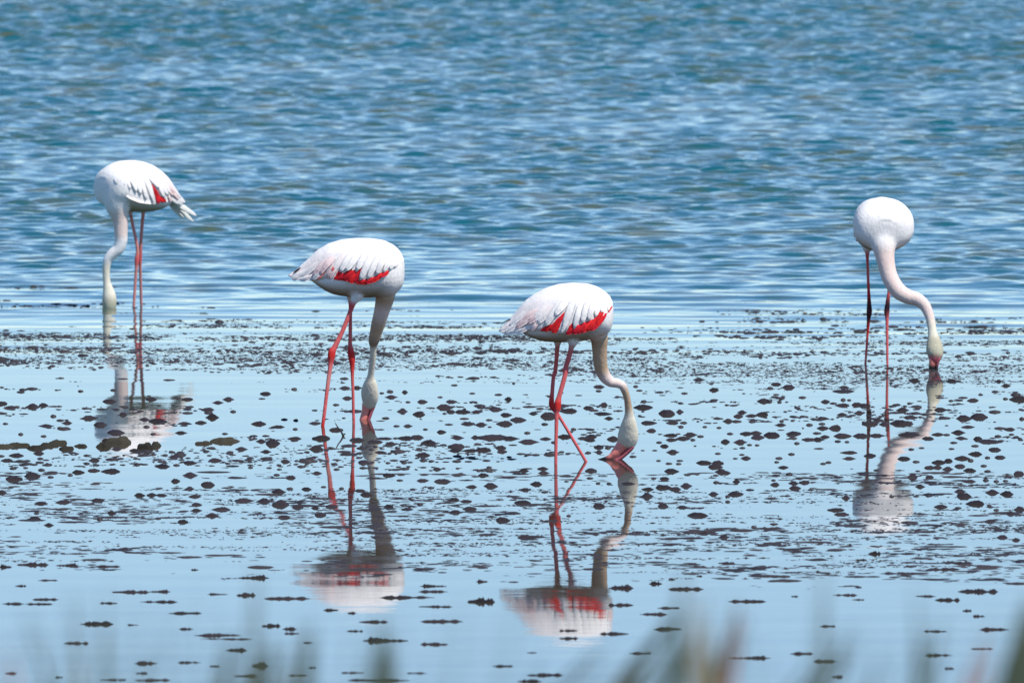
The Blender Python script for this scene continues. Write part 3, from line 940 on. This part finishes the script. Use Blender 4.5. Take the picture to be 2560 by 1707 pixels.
C_L = [(15,68,40,30),(800,100,95,38),(795,138,70,26),(1135,97,60,30),(1710,35,100,34),(1850,130,75,45),(1830,72,50,24),(2310,232,100,55),(845,268,60,50),(705,295,85,40),(525,322,130,48),(825,347,140,34),(890,390,80,38),(1200,290,140,60),(1210,235,70,36),(1430,345,160,70),(1540,330,80,50),(50,405,120,55),(340,370,130,75),(195,345,90,36),(300,443,80,32),(1250,432,115,40),(1475,430,95,36),(1575,430,85,32),(1550,467,65,34),(1280,503,75,42),(1770,467,55,26),(1900,475,60,26),(2000,530,70,30),(1985,415,105,50),(2115,335,80,42),(2075,370,90,45),(2200,365,100,34),(2300,355,90,50),(2205,420,80,30),(140,523,75,32),(565,490,65,34),(735,558,100,45),(720,590,90,34),(310,578,80,36),(140,605,150,50),(650,573,90,34),(930,580,100,60),(385,610,70,32),(480,560,120,50),(1460,545,110,34),(1630,540,110,46),(1570,575,110,45),(1660,587,60,32),(1460,587,80,38),(1730,555,80,30),(2150,530,80,40),(2240,525,90,45),(2250,565,140,50),(1350,610,70,28),(1400,645,75,40),(1480,700,90,50),(1955,605,90,50),(2100,608,110,52),(2180,632,60,24),(2250,635,55,24),(2115,660,70,26),(1890,712,72,26),(2150,755,80,42),(2110,722,65,22),(2050,757,60,20),(1200,683,50,16),(1310,683,65,18),(1110,740,85,28),(1440,803,80,26),(1530,806,65,26),(1540,777,80,22),(1345,777,55,24),(455,697,65,24),(700,705,70,32),(800,655,100,45),(880,660,70,36),(800,700,90,40),(110,870,95,45),(285,852,85,40),(285,890,90,40),(720,870,115,48),(1455,875,115,50),(1610,907,75,26),(1700,902,52,20),(1300,940,60,28),(1395,943,80,36),(1870,912,70,24),(1760,797,130,45),(1890,800,80,50),(1860,835,120,50),(1920,880,110,60),(1960,890,100,36),(715,938,80,28),(500,967,55,20),(1060,988,110,32),(230,993,110,50),(125,1045,105,38),(300,1065,80,26),(890,988,60,32),(790,985,55,30),(1250,1040,80,40),(1875,977,75,36),(2060,970,80,55),(1500,1040,110,45),(1600,1010,110,60),(1385,1025,110,50),(1850,1085,120,50),(2050,1085,120,50),(2185,1045,100,26),(1980,1155,60,36),(1240,1105,130,75),(980,1100,60,26),(90,1165,140,50),(1980,1105,60,36),(800,1195,80,60),(520,1283,55,32),(1390,1195,100,50),(1560,1205,110,36),(1770,1445,80,40),(2220,1383,65,30),(1950,1480,90,55),(120,1480,110,50),(1700,1280,180,60)]
D_L = [(15,235,60,40),(105,242,55,28),(315,198,90,30),(130,203,70,24),(190,105,90,50),(75,78,95,36),(20,112,70,35),(700,105,100,34),(690,142,180,36),(530,237,90,40),(600,252,90,26),(690,220,60,40),(745,222,50,26),(270,292,75,28),(690,270,110,40),(820,265,90,45),(880,280,80,36),(1240,315,90,55),(1180,265,100,28),(1300,252,65,26),(1580,312,95,45),(1655,312,70,22),(2085,145,85,30),(2180,90,80,40),(2120,50,90,36),(2180,210,60,30),(1880,225,110,40),(2310,215,120,70),(1345,45,90,50),(1690,50,90,36),(1680,228,60,26),(1790,390,150,60),(1935,378,135,70),(2330,395,60,45),(1400,378,55,26),(1310,380,90,36),(230,372,90,24),(320,372,80,26),(500,390,95,32),(225,410,50,24),(835,340,110,45),(680,355,90,36),(495,440,80,30),(620,480,95,60),(500,480,90,45),(380,450,80,36),(120,450,90,36),(935,440,120,60),(1010,405,90,40),(1070,445,90,40),(1215,437,160,66),(1270,437,110,50),(1835,468,100,32),(2220,490,100,34),(240,530,130,46),(45,545,150,60),(450,525,100,28),(525,560,90,36),(460,585,100,45),(370,585,100,36),(265,618,65,32),(640,600,75,30),(680,552,150,50),(850,552,160,50),(1000,548,140,40),(1300,540,180,50),(725,605,55,26),(1475,575,110,38),(1560,537,100,36),(1640,540,80,28),(1745,520,110,50),(1770,572,110,36),(2110,555,80,36),(2235,537,65,24),(1930,580,80,50),(2020,603,190,45),(2310,573,55,24),(1705,612,85,26),(1900,642,90,30),(1410,660,70,22),(1315,673,70,28),(1685,668,70,22),(2075,678,110,45),(1910,717,105,50),(2015,750,65,32),(2130,748,75,40),(750,703,125,34),(215,718,80,32),(100,755,85,32),(80,790,60,26),(740,757,100,34),(940,733,105,46),(1245,760,95,45),(1360,788,85,32),(1565,795,110,50),(1785,757,110,52),(1860,777,70,40),(1660,780,80,45),(1485,842,90,40),(1555,840,75,40),(1650,855,110,50),(1760,830,90,45),(1855,868,90,45),(1980,825,75,32),(2015,875,80,32),(140,840,90,36),(505,805,70,28),(555,793,70,30),(195,900,80,36),(290,940,80,30),(75,912,100,28),(50,957,55,26),(65,997,75,42),(240,985,85,36),(335,978,75,42),(245,1030,100,45),(2195,903,60,22),(1330,928,110,60),(1480,930,80,40),(2000,957,70,40),(2095,967,65,34),(2180,962,65,26),(1850,967,110,34),(2300,900,80,60),(1395,1015,90,45),(395,1043,70,26),(1790,1105,130,65),(1760,1060,120,50),(1475,1097,80,36),(1360,1103,60,26),(2060,1070,120,60),(2200,1085,110,60),(715,1120,95,60),(625,1230,130,40),(1910,1172,140,60),(1590,1200,100,45),(1745,1210,80,26),(2030,1187,55,28),(2095,1230,65,32),(2310,1225,90,50),(2230,1265,90,50),(2040,1335,90,40),(1290,1350,70,30),(680,1270,120,40),(2150,1480,90,45),(2280,1505,80,40),(55,1358,100,26),(1135,1107,60,30),(1040,978,70,30),(995,865,70,26)]


EXPO = (1.0, 1.5, 1.15, 1.7, 0.9, 1.3, 1.9, 1.1)


def lump_mesh(name, seed, mat, rough):
    """unit lump: radius 1, height 1, thin skirt below the waterline, knobbly outline"""
    r_ = random.Random(seed)
    NA, NR = 16, 6
    ph = [r_.uniform(0, 6.28) for _ in range(8)]
    verts = [(r_.uniform(-.12, .12), 0, 1.0)]
    faces = []
    for i in range(1, NR + 1):
        t = i / NR
        for k in range(NA):
            a = 2 * math.pi * k / NA
            rr = 1 + rough * (0.16 * math.sin(2 * a + ph[0]) + 0.13 * math.sin(3 * a + ph[1]) + 0.10 * math.sin(5 * a + ph[2]))
            z = ((1 - t ** 2.0) ** EXPO[seed % 8] if t < 1 else -0.35)
            z *= 1 + rough * 0.30 * math.sin(2 * a + 4 * t + ph[3]) * t + rough * 0.22 * math.sin(5 * a + ph[4]) * t + rough * r_.uniform(-.12, .12)
            verts.append((rr * t * math.cos(a), rr * t * math.sin(a), z))
    for k in range(NA):
        faces.append((0, 1 + k, 1 + (k + 1) % NA))
    for i in range(NR - 1):
        for k in range(NA):
            k2 = (k + 1) % NA
            a, b_ = 1 + i * NA, 1 + (i + 1) * NA
            faces.append((a + k, b_ + k, b_ + k2, a + k2))
    me = bpy.data.meshes.new(name)
    me.from_pydata(verts, [], faces)
    me.materials.append(mat)
    me.polygons.foreach_set("use_smooth", [True] * len(me.polygons))
    return me


LUMPS = [lump_mesh("mud_lump", s, MUD, 1.2) for s in range(16)]
WLUMPS = [lump_mesh("weed_clump", 50 + s, WEED, 2.0) for s in range(4)]

lumps = []
for L, x0 in ((A_L, 0), (B_L, 640), (C_L, 1280), (D_L, 1920)):
    for x, y, w, h in L:
        lumps.append((x0 + x / 3.672, 940 + y / 3.672, w / 3.672, h / 3.672))
lumps.sort(key=lambda q: -q[2] * q[3])
MAXL = 300
late = []


def place(o, px, py, w, h, rs, kz=1.0):
    g = on_water(px, py)
    s = ppm(g.y)
    hw, hh = w / s / 2, max(h / s / 2 * kz - 0.08 * w / s * 0.0, 0.004)
    o.location = (g.x, g.y, 0)
    o.scale = (hw * rs.uniform(1.05, 1.3), hw * rs.uniform(.55, .9), hh)
    o.rotation_euler = (0, 0, rs.uniform(-.25, .25) + (math.pi if rs.random() < .5 else 0))


rs = random.Random(5)
MARKS = [("the striding flamingo", r3.location), ("the flamingo by the twig", r2.location), ("the camera-facing flamingo", r4.location),
         ("the weedy mud bar", on_water(260, 1112)), ("the far flamingo's reflection", on_water(290, 1010))]


def near_mark(loc):
    return min(MARKS, key=lambda m: (m[1].x - loc[0]) ** 2 + (m[1].y - loc[1]) ** 2 * .06)[0]


for i, (px, py, w, h) in enumerate(lumps):
    if i >= MAXL:
        late.append((px, py, w, h)); continue
    o = bpy.data.objects.new("mud_lump", LUMPS[rs.randrange(16)])
    COL.objects.link(o)
    place(o, px, py, w, h, rs)
    look = ("broad " if w > 31 else "small ") + ("low" if h < .38 * w else "humped")
    tag(o, look + " dark wet mud lump in the shallows nearest " + near_mark(o.location), "mud lump", "dark mud lumps dotting the shallows")
for x, y, w, h in A_W:
    o = bpy.data.objects.new("weed_clump", WLUMPS[rs.randrange(4)])
    COL.objects.link(o)
    place(o, x / 3.672, 940 + y / 3.672, w / 3.672, h / 3.672, rs, 1.15)
    tag(o, "olive brown weed-covered clump on the mud bar near the far flamingo's reflection", "weed clump", "weedy clumps on the mud bar")

# thin strings of floating weed in the calm water by the shore
S_A = [(25,215,60,25),(150,205,150,25),(310,208,110,20),(490,213,130,15),(895,228,35,12),(1165,265,150,25),(220,276,95,10),(95,302,55,14),(600,330,180,20),(735,328,100,18),(210,364,125,16),(60,384,110,14),(180,385,130,14),(500,381,85,12),(730,375,180,16),(850,427,160,16),(1000,340,100,12),(1130,345,90,24),(1320,360,220,22),(445,477,160,24),(610,481,60,10),(855,500,75,14),(1245,486,90,22),(1330,500,70,20),(1340,520,70,14),(1000,528,220,18),(1040,545,250,10),(350,565,120,18),(1085,597,100,22),(670,657,110,22),(870,653,110,14),(1195,668,80,36),(650,702,60,14),(50,703,60,16),(700,735,170,16),(520,733,130,14),(985,670,50,12),(1520,413,75,16),(1615,427,45,14),(1715,467,140,20),(2030,465,200,22),(1630,509,80,12),(1770,553,220,30),(1995,570,130,18),(2000,397,160,14),(2210,375,130,40),(1990,303,130,18),(2215,282,55,20),(1870,355,260,20),(1990,328,140,14),(2310,670,100,14),(1620,700,110,12),(1915,702,100,10),(1740,735,300,18),(1130,715,120,20),(1370,712,100,10),(1415,562,45,12),(1435,677,40,10),(270,721,40,12)]
S_B = [(800,317,170,24),(660,292,65,22),(850,212,80,8),(985,197,80,14),(735,272,35,14),(860,257,30,10),(500,312,120,30),(720,403,110,14),(650,432,130,18),(500,390,120,20),(715,500,140,22),(470,522,140,22),(260,507,90,14),(260,543,90,16),(590,610,110,14),(1080,373,180,20),(1090,633,210,20),(1330,613,110,18),(1440,648,120,18),(1495,720,55,18),(1530,344,120,14),(1590,308,35,12),(1590,365,60,10),(1450,487,80,14),(1300,350,35,10),(1900,349,100,12),(2000,367,120,22),(2140,328,190,26),(2090,416,45,14),(2145,441,60,16),(1995,226,130,18),(2040,197,160,16),(1800,245,230,14),(1600,183,60,12),(1665,155,60,30),(1945,510,110,12),(2215,502,140,20),(1960,620,130,18),(2160,590,110,12),(2010,681,50,12),(150,711,170,18),(90,608,50,8),(80,740,120,20)]


def strip_mesh(seed):
    """unit string of weed: length 2 (x -1..1), height 1, beaded"""
    r_ = random.Random(seed)
    N = 30
    beads = [(r_.uniform(-.85, .85), r_.uniform(.06, .2), r_.uniform(.35, 1)) for _ in range(14)]
    big = (r_.uniform(-.3, .5), r_.uniform(.2, .35), 1.0)
    bend = r_.uniform(-.1, .1)
    verts, faces = [], []
    for i in range(N + 1):
        x = -1 + 2 * i / N
        h = 0.36 + sum(0.55 * a * math.exp(-((x - c) / s) ** 2) for c, s, a in beads) * .6 + .45 * math.exp(-((x - big[0]) / big[1]) ** 2)
        h *= (1 - abs(x) ** 5) ** .8 if abs(x) < 1 else 0
        h = min(h, 1.1) * r_.uniform(.7, 1.15)
        for k in range(7):
            a = math.pi * k / 6
            verts.append((x, bend * math.sin(3 * x) + .12 * (h + .25) * math.cos(a), h * math.sin(a) - (.3 if k in (0, 6) else 0)))
    for i in range(N):
        for k in range(6):
            faces.append((i * 7 + k, i * 7 + k + 1, (i + 1) * 7 + k + 1, (i + 1) * 7 + k))
    me = bpy.data.meshes.new("weed_string")
    me.from_pydata(verts, [], faces)
    me.materials.append(MUD)
    me.polygons.foreach_set("use_smooth", [True] * len(me.polygons))
    return me


STRIPS = [strip_mesh(s) for s in range(12)]
for L, x0 in ((S_A, 0), (S_B, 1280)):
    for x, y, w, h in L:
        px, py, w, h = x0 + x / 1.8375, 1300 + y / 1.8375, w / 1.8375, h / 1.8375
        o = bpy.data.objects.new("weed_string", STRIPS[rs.randrange(12)])
        COL.objects.link(o)
        g = on_water(px, py); s = ppm(g.y)
        o.location = (g.x, g.y, 0)
        o.scale = (w / s / 2 * (1 if rs.random() < .5 else -1), w / s / 2, h / s / 2 * 1.05)
        ln = "long" if w > 80 else ("short" if w < 45 else "thin")
        tag(o, ln + " dark string of floating weed on calm water nearest " + near_mark(o.location), "floating weed", "floating weed strings by the shore")

# crumbs: thousands of specks of mud and scum, banded across the flat
ring = [(math.cos(2 * math.pi * k / 6), math.sin(2 * math.pi * k / 6)) for k in range(6)]
unit = np.array([(x, y, -.4) for x, y in ring] + [(.62 * x, .62 * y, .62) for x, y in ring] + [(0, 0, 1)])
tri = []
for k in range(6):
    k2 = (k + 1) % 6
    tri += [(k, k2, 6 + k2), (k, 6 + k2, 6 + k), (6 + k, 6 + k2, 12)]
tri = np.array(tri)
NCAND = 150000
cy = rng.uniform(depth_of(1500), depth_of(690), NCAND)
cx_ = rng.uniform(-6.5, 6.5, NCAND)
cpy = 853.5 - F * np.tan(PITCH - np.arctan(CAM_Z / cy))      # picture row of that water point, only used to look the band up by distance
band = np.interp(cpy, [690, 735, 780, 800, 850, 900, 945, 965, 1000, 1080, 1160, 1230, 1290, 1370, 1410, 1440, 1500],
                 [0.0, 0.015, 0.08, 0.26, 0.40, 0.44, 0.40, 0.24, 0.22, 0.21, 0.20, 0.24, 0.36, 0.36, 0.16, 0.03, 0.0])
nz_ = 0.34 * value_noise(cx_ * 0.40, cy, 0.95, 31) + 0.30 * value_noise(cx_ * .6, cy, 0.36, 32) + 0.22 * value_noise(cx_, cy, 0.13, 33) + 0.14 * value_noise(cx_, cy, 0.05, 34)
thr = np.quantile(nz_, np.linspace(0, 1, 101))
cut = np.interp(1 - band, np.linspace(0, 1, 101), thr)
keep = (nz_ > cut) & (rng.random(NCAND) < 0.55)
cx_, cy, cpy = cx_[keep], cy[keep], cpy[keep]
n = len(cx_)
print("crumbs", n)
size = rng.gamma(1.8, 0.0030, n) + 0.003
sx = size * rng.uniform(0.9, 2.6, n); sy = size * rng.uniform(.7, 1.2, n); sz = size * rng.uniform(.22, .6, n)
near_ = cpy > 1180
sx = np.where(near_, sx * 1.9, sx); sz = np.where(near_, sz * .62, sz)
lx = [on_water(a, b_) for a, b_, w, h in late]
ex_ = np.array([[g.x, g.y, w / ppm(g.y) / 2, w / ppm(g.y) / 3, h / ppm(g.y) / 2] for g, (a, b_, w, h) in zip(lx, late)])
if len(ex_):
    cx_ = np.concatenate([cx_, ex_[:, 0]]); cy = np.concatenate([cy, ex_[:, 1]])
    sx = np.concatenate([sx, ex_[:, 2]]); sy = np.concatenate([sy, ex_[:, 3]]); sz = np.concatenate([sz, ex_[:, 4]])
    n = len(cx_)
V = unit[None] * np.stack([sx, sy, sz], -1)[:, None, :] + np.stack([cx_, cy, np.zeros(n)], -1)[:, None, :]
V[:, 12, 0] += rng.uniform(-.25, .25, n) * sx
Fq = tri[None] + (np.arange(n) * 13)[:, None, None]


def fine_specks(N, y0, y1, bandx, bandy, sxn, scale, seed, smin, sgam, elong, prob):
    """dense small cones of scum and grit; density follows the distance from the shore and a patchy noise"""
    fy = rng.uniform(depth_of(y1), depth_of(y0), N); fx = rng.uniform(-6.0, 6.0, N)
    fpy = 853.5 - F * np.tan(PITCH - np.arctan(CAM_Z / fy))
    bd = np.interp(fpy, bandx, bandy)
    q = .45 * value_noise(fx * sxn, fy, scale, seed) + .30 * value_noise(fx * sxn * 1.3, fy, scale * .4, seed + 1) + .25 * value_noise(fx, fy, .07, seed + 2)
    cut = np.interp(1 - bd, np.linspace(0, 1, 101), np.quantile(q, np.linspace(0, 1, 101)))
    k = (q > cut) & (rng.random(N) < prob)
    fx, fy = fx[k], fy[k]; m = len(fx)
    sz_ = rng.gamma(1.6, sgam, m) + smin
    c6 = np.array([(x, y, -.4) for x, y in ring] + [(0, 0, 1)])
    W = c6[None] * np.stack([sz_ * rng.uniform(1, elong, m), sz_ * .9, sz_ * rng.uniform(.25, .6, m)], -1)[:, None, :] + np.stack([fx, fy, np.zeros(m)], -1)[:, None, :]
    t6 = np.array([(a, (a + 1) % 6, 6) for a in range(6)])
    return W.reshape(-1, 3), (t6[None] + (np.arange(m) * 7)[:, None, None]).reshape(-1, 3)


parts = [(V.reshape(-1, 3), Fq.reshape(-1, 3)),
         fine_specks(240000, 770, 980, [770, 800, 830, 870, 920, 955, 980], [.03, .12, .30, .50, .46, .30, .04], .25, .7, 61, .0022, .0013, 4.5, .40),
         fine_specks(150000, 1190, 1450, [1190, 1230, 1280, 1360, 1400, 1450], [.04, .22, .36, .36, .20, .0], .16, .16, 71, .0022, .0014, 4.5, .48)]
off, VV, FF = 0, [], []
for a, f_ in parts:
    VV.append(a); FF.append(f_ + off); off += len(a)
    print("crumb tris", len(f_))
cr_o = fast_mesh("mud_crumbs", np.concatenate(VV), np.concatenate(FF), CRUMB)
tag(cr_o, "countless tiny crumbs of dark mud and scum spread in bands over the shallows", "mud crumbs", kind="stuff")

# ------------------------------------------------------------------ bent twig sticking out of the water
tw, nt, b = new_mat("wet_black_twig")
n1 = nt.nodes.new("ShaderNodeTexNoise"); n1.inputs["Scale"].default_value = 80
cr = nt.nodes.new("ShaderNodeValToRGB")
cr.color_ramp.elements[0].color = (0.008, 0.008, 0.010, 1); cr.color_ramp.elements[1].color = (0.03, 0.025, 0.022, 1)
nt.links.new(n1.outputs["Fac"], cr.inputs["Fac"]); nt.links.new(cr.outputs["Color"], b.inputs["Base Color"])
b.inputs["Roughness"].default_value = 0.5
Yt = depth_of(1090)
gb = Vector((at_depth(858, 1090, Yt).x, Yt, 0))
troot = bpy.data.objects.new("twig", None); COL.objects.link(troot); troot.location = gb
tag(troot, "bent black twig poking out of the water beside a flamingo's legs", "twig")


def twig(name, pts):
    rows = []
    for px, py, d in pts:
        w = at_depth(px, py, Yt) - gb
        rows.append([w.x, w.y, w.z, d / 2 / ppm(Yt), 0, 0, 0, 1])
    v, f, c = tube(rows, 8, 3)
    return link_mesh(name, v, f, tw, troot)


twig("stem", [(838, 1057, 2.2), (846, 1070, 3.2), (854, 1081, 4.2), (858, 1089, 6.5), (857, 1096, 5)])
twig("side_shoot", [(857, 1087, 4), (860, 1085.5, 4), (864, 1083.5, 2)])

# ------------------------------------------------------------------ reeds on the bank in front of the camera
def blade_mat(name, c0, c1):
    m, nt, b = new_mat(name)
    tc = nt.nodes.new("ShaderNodeTexCoord")
    n = nt.nodes.new("ShaderNodeTexNoise"); n.inputs["Scale"].default_value = 6; n.inputs["Detail"].default_value = 4
    cr = nt.nodes.new("ShaderNodeValToRGB")
    cr.color_ramp.elements[0].position = .35; cr.color_ramp.elements[0].color = (*c0, 1)
    cr.color_ramp.elements[1].position = .7; cr.color_ramp.elements[1].color = (*c1, 1)
    nt.links.new(tc.outputs["Object"], n.inputs["Vector"]); nt.links.new(n.outputs["Fac"], cr.inputs["Fac"])
    nt.links.new(cr.outputs["Color"], b.inputs["Base Color"])
    b.inputs["Roughness"].default_value = .6
    return m


REED_G = blade_mat("reed_green", (0.035, 0.060, 0.035), (0.085, 0.095, 0.050))
REED_Y = blade_mat("reed_straw", (0.16, 0.12, 0.055), (0.30, 0.22, 0.10))
REED_P = blade_mat("reed_pink", (0.40, 0.16, 0.12), (0.50, 0.24, 0.16))


def blade_verts(foot, tip, width, bow, n=9):
    foot = np.array(foot); tip = np.array(tip)
    side = np.array([1.0, 0.25, 0]); side /= np.linalg.norm(side)
    V, Fc = [], []
    for i in range(n + 1):
        t = i / n
        p = foot + (tip - foot) * np.array([t ** 3, t, t]) + np.array([bow * math.sin(math.pi * t), 0, 0])
        w = width * .5 * (1 - t ** 2.2) + 0.0004
        V += [p - side * w, p + np.array([0, .35 * w, 0]), p + side * w]
    for i in range(n):
        for k in range(2):
            a = i * 3 + k
            Fc.append((a, a + 1, a + 4, a + 3))
    return V, Fc


G, Yw, Pk = REED_G, REED_Y, REED_P


def streaks(rows):
    """rows: (tip x, tip y, x where the blade leaves the frame, width m, material, count)"""
    out = []
    for tx, ty, bx, w, m, n in rows:
        for _ in range(n):
            jx = random.uniform(-14, 14); jy = random.uniform(0, 70)
            slope = (bx - tx) / (1707 - ty) + random.uniform(-.05, .05)      # sideways metres per metre down
            out.append((tx + jx, ty + jy, slope, w * random.uniform(.7, 1.15), m))
    return out


def reed_tuft(px, d, label, blades):
    x = at_depth(px, 1700, d).x
    gz = float(ground_z(np.array([x]), np.array([d]))[0])
    root = bpy.data.objects.new("reed_tuft", None); COL.objects.link(root)
    root.location = (x, d, gz)
    tag(root, label, "reeds", "blurred reed tufts on the near bank")
    for bpx, bpy_, slope, w, m in blades:
        dd = d + random.uniform(-1.2, 1.2)
        tip = at_depth(bpx, bpy_, dd)
        fx = tip.x + slope * 0.55
        fz = float(ground_z(np.array([fx]), np.array([dd]))[0]) - .03
        foot = np.array((fx, dd, fz)); mid = np.array((tip.x + slope * 0.30, dd, tip.z - 0.30))
        side = np.array([1.0, .25, 0]); side /= np.linalg.norm(side)
        pts = catmull([foot, mid, np.array(tip)], 6)
        V, Fc = [], []
        for k, p in enumerate(pts):
            t = k / (len(pts) - 1)
            hw = w * .40 * (1 - t ** 3.5) + .0005
            V += [p - side * hw, p + np.array([0, .35 * hw, 0]), p + side * hw]
        for k in range(len(pts) - 1):
            for q in range(2):
                a = k * 3 + q
                Fc.append((a, a + 1, a + 4, a + 3))
        link_mesh("blade", [v - np.array(root.location) for v in V], Fc, m, root)
    return root


DR = 15.0
reed_tuft(1720, DR, "olive reed tuft with straw-yellow blades, the tallest on the bank", streaks([
    (1714, 1400, 1700, .012, G, 4), (1742, 1470, 1752, .022, Yw, 4), (1690, 1500, 1600, .020, G, 5), (1660, 1540, 1560, .020, G, 5), (1770, 1560, 1790, .018, Yw, 4),
    (1730, 1580, 1690, .020, G, 6), (1640, 1600, 1540, .020, Yw, 3), (1700, 1620, 1640, .02, G, 5), (1780, 1620, 1800, .02, G, 4), (1600, 1620, 1520, .02, G, 4)]))
reed_tuft(1850, DR, "slim brown reed tuft beside the tallest olive tuft", streaks([(1855, 1470, 1822, .020, Pk, 2), (1850, 1480, 1815, .020, G, 4), (1840, 1580, 1800, .020, G, 3)]))
reed_tuft(2140, DR, "grey-green reed tuft of leaning blades below the camera-facing flamingo's reflection", streaks([
    (2054, 1380, 2054, .010, G, 2), (2140, 1520, 2035, .020, G, 4), (2120, 1550, 2080, .018, G, 3), (2190, 1600, 2160, .018, G, 3), (2075, 1600, 2010, .02, G, 3)]))
reed_tuft(2330, DR, "sparse grey-green reed tuft next to the dense dark reeds", streaks([(2301, 1440, 2301, .014, G, 3), (2320, 1560, 2300, .018, G, 3), (2365, 1530, 2340, .016, G, 2)]))
reed_tuft(2540, DR, "dense dark green reed tuft with one pinkish stalk", streaks([
    (2555, 1490, 2530, .022, G, 7), (2580, 1470, 2575, .022, G, 8), (2530, 1580, 2500, .020, G, 5), (2482, 1560, 2445, .020, Pk, 3)]))
reed_tuft(690, DR, "wide low tuft of dark green reeds under the twig flamingo's reflection", streaks([
    (585, 1540, 570, .020, G, 3), (620, 1590, 610, .020, G, 4), (690, 1580, 668, .022, G, 5), (720, 1600, 712, .020, G, 4), (775, 1530, 760, .022, G, 5), (650, 1620, 640, .02, Yw, 3), (740, 1640, 720, .02, Yw, 2),
    (637, 1380, 637, .010, G, 2)]))
reed_tuft(960, DR, "small upright grey-green reed tuft under the flamingo reflections", streaks([(965, 1510, 955, .020, G, 4), (985, 1590, 975, .018, G, 3), (930, 1600, 915, .016, G, 2)]))
reed_tuft(200, DR, "thin sparse reed tuft in the shore corner", streaks([
    (70, 1500, 105, .012, G, 2), (180, 1440, 195, .010, G, 2), (190, 1600, 205, .020, Yw, 3), (150, 1630, 145, .016, G, 2), (30, 1590, 40, .018, Pk, 2), (270, 1430, 268, .010, G, 2), (395, 1540, 350, .012, G, 2)]))
reed_tuft(1480, DR, "low leaning green reed tuft in front of the striding flamingo's reflection", streaks([(1520, 1600, 1440, .018, G, 4), (1360, 1580, 1320, .014, G, 2), (1560, 1640, 1500, .018, Yw, 2)]))

# low grass all along the bank
gv, gf = [], []
for _ in range(420):
    d = random.uniform(10.5, 19)
    x = random.uniform(-.075, .075) * d
    z = float(ground_z(np.array([x]), np.array([d]))[0])
    near = d < 13.5 and random.random() < .5
    lim = at_depth(1280, random.uniform(1440, 1640) if near else 1650, d).z
    top = lim if near else min(z + random.uniform(.3, .9), lim - random.uniform(0, .3))
    if top < z + .05: continue
    v, f = blade_verts((x, d, z - .02), (x + random.uniform(-.15, .15), d, top), random.uniform(.005, .01), random.uniform(-.03, .03), 5)
    o = len(gv); gv += v; gf += [tuple(i + o for i in q) for q in f]
go = link_mesh("grass", gv, gf, REED_G)
tag(go, "low green grass growing all over the near bank", "grass", kind="stuff")
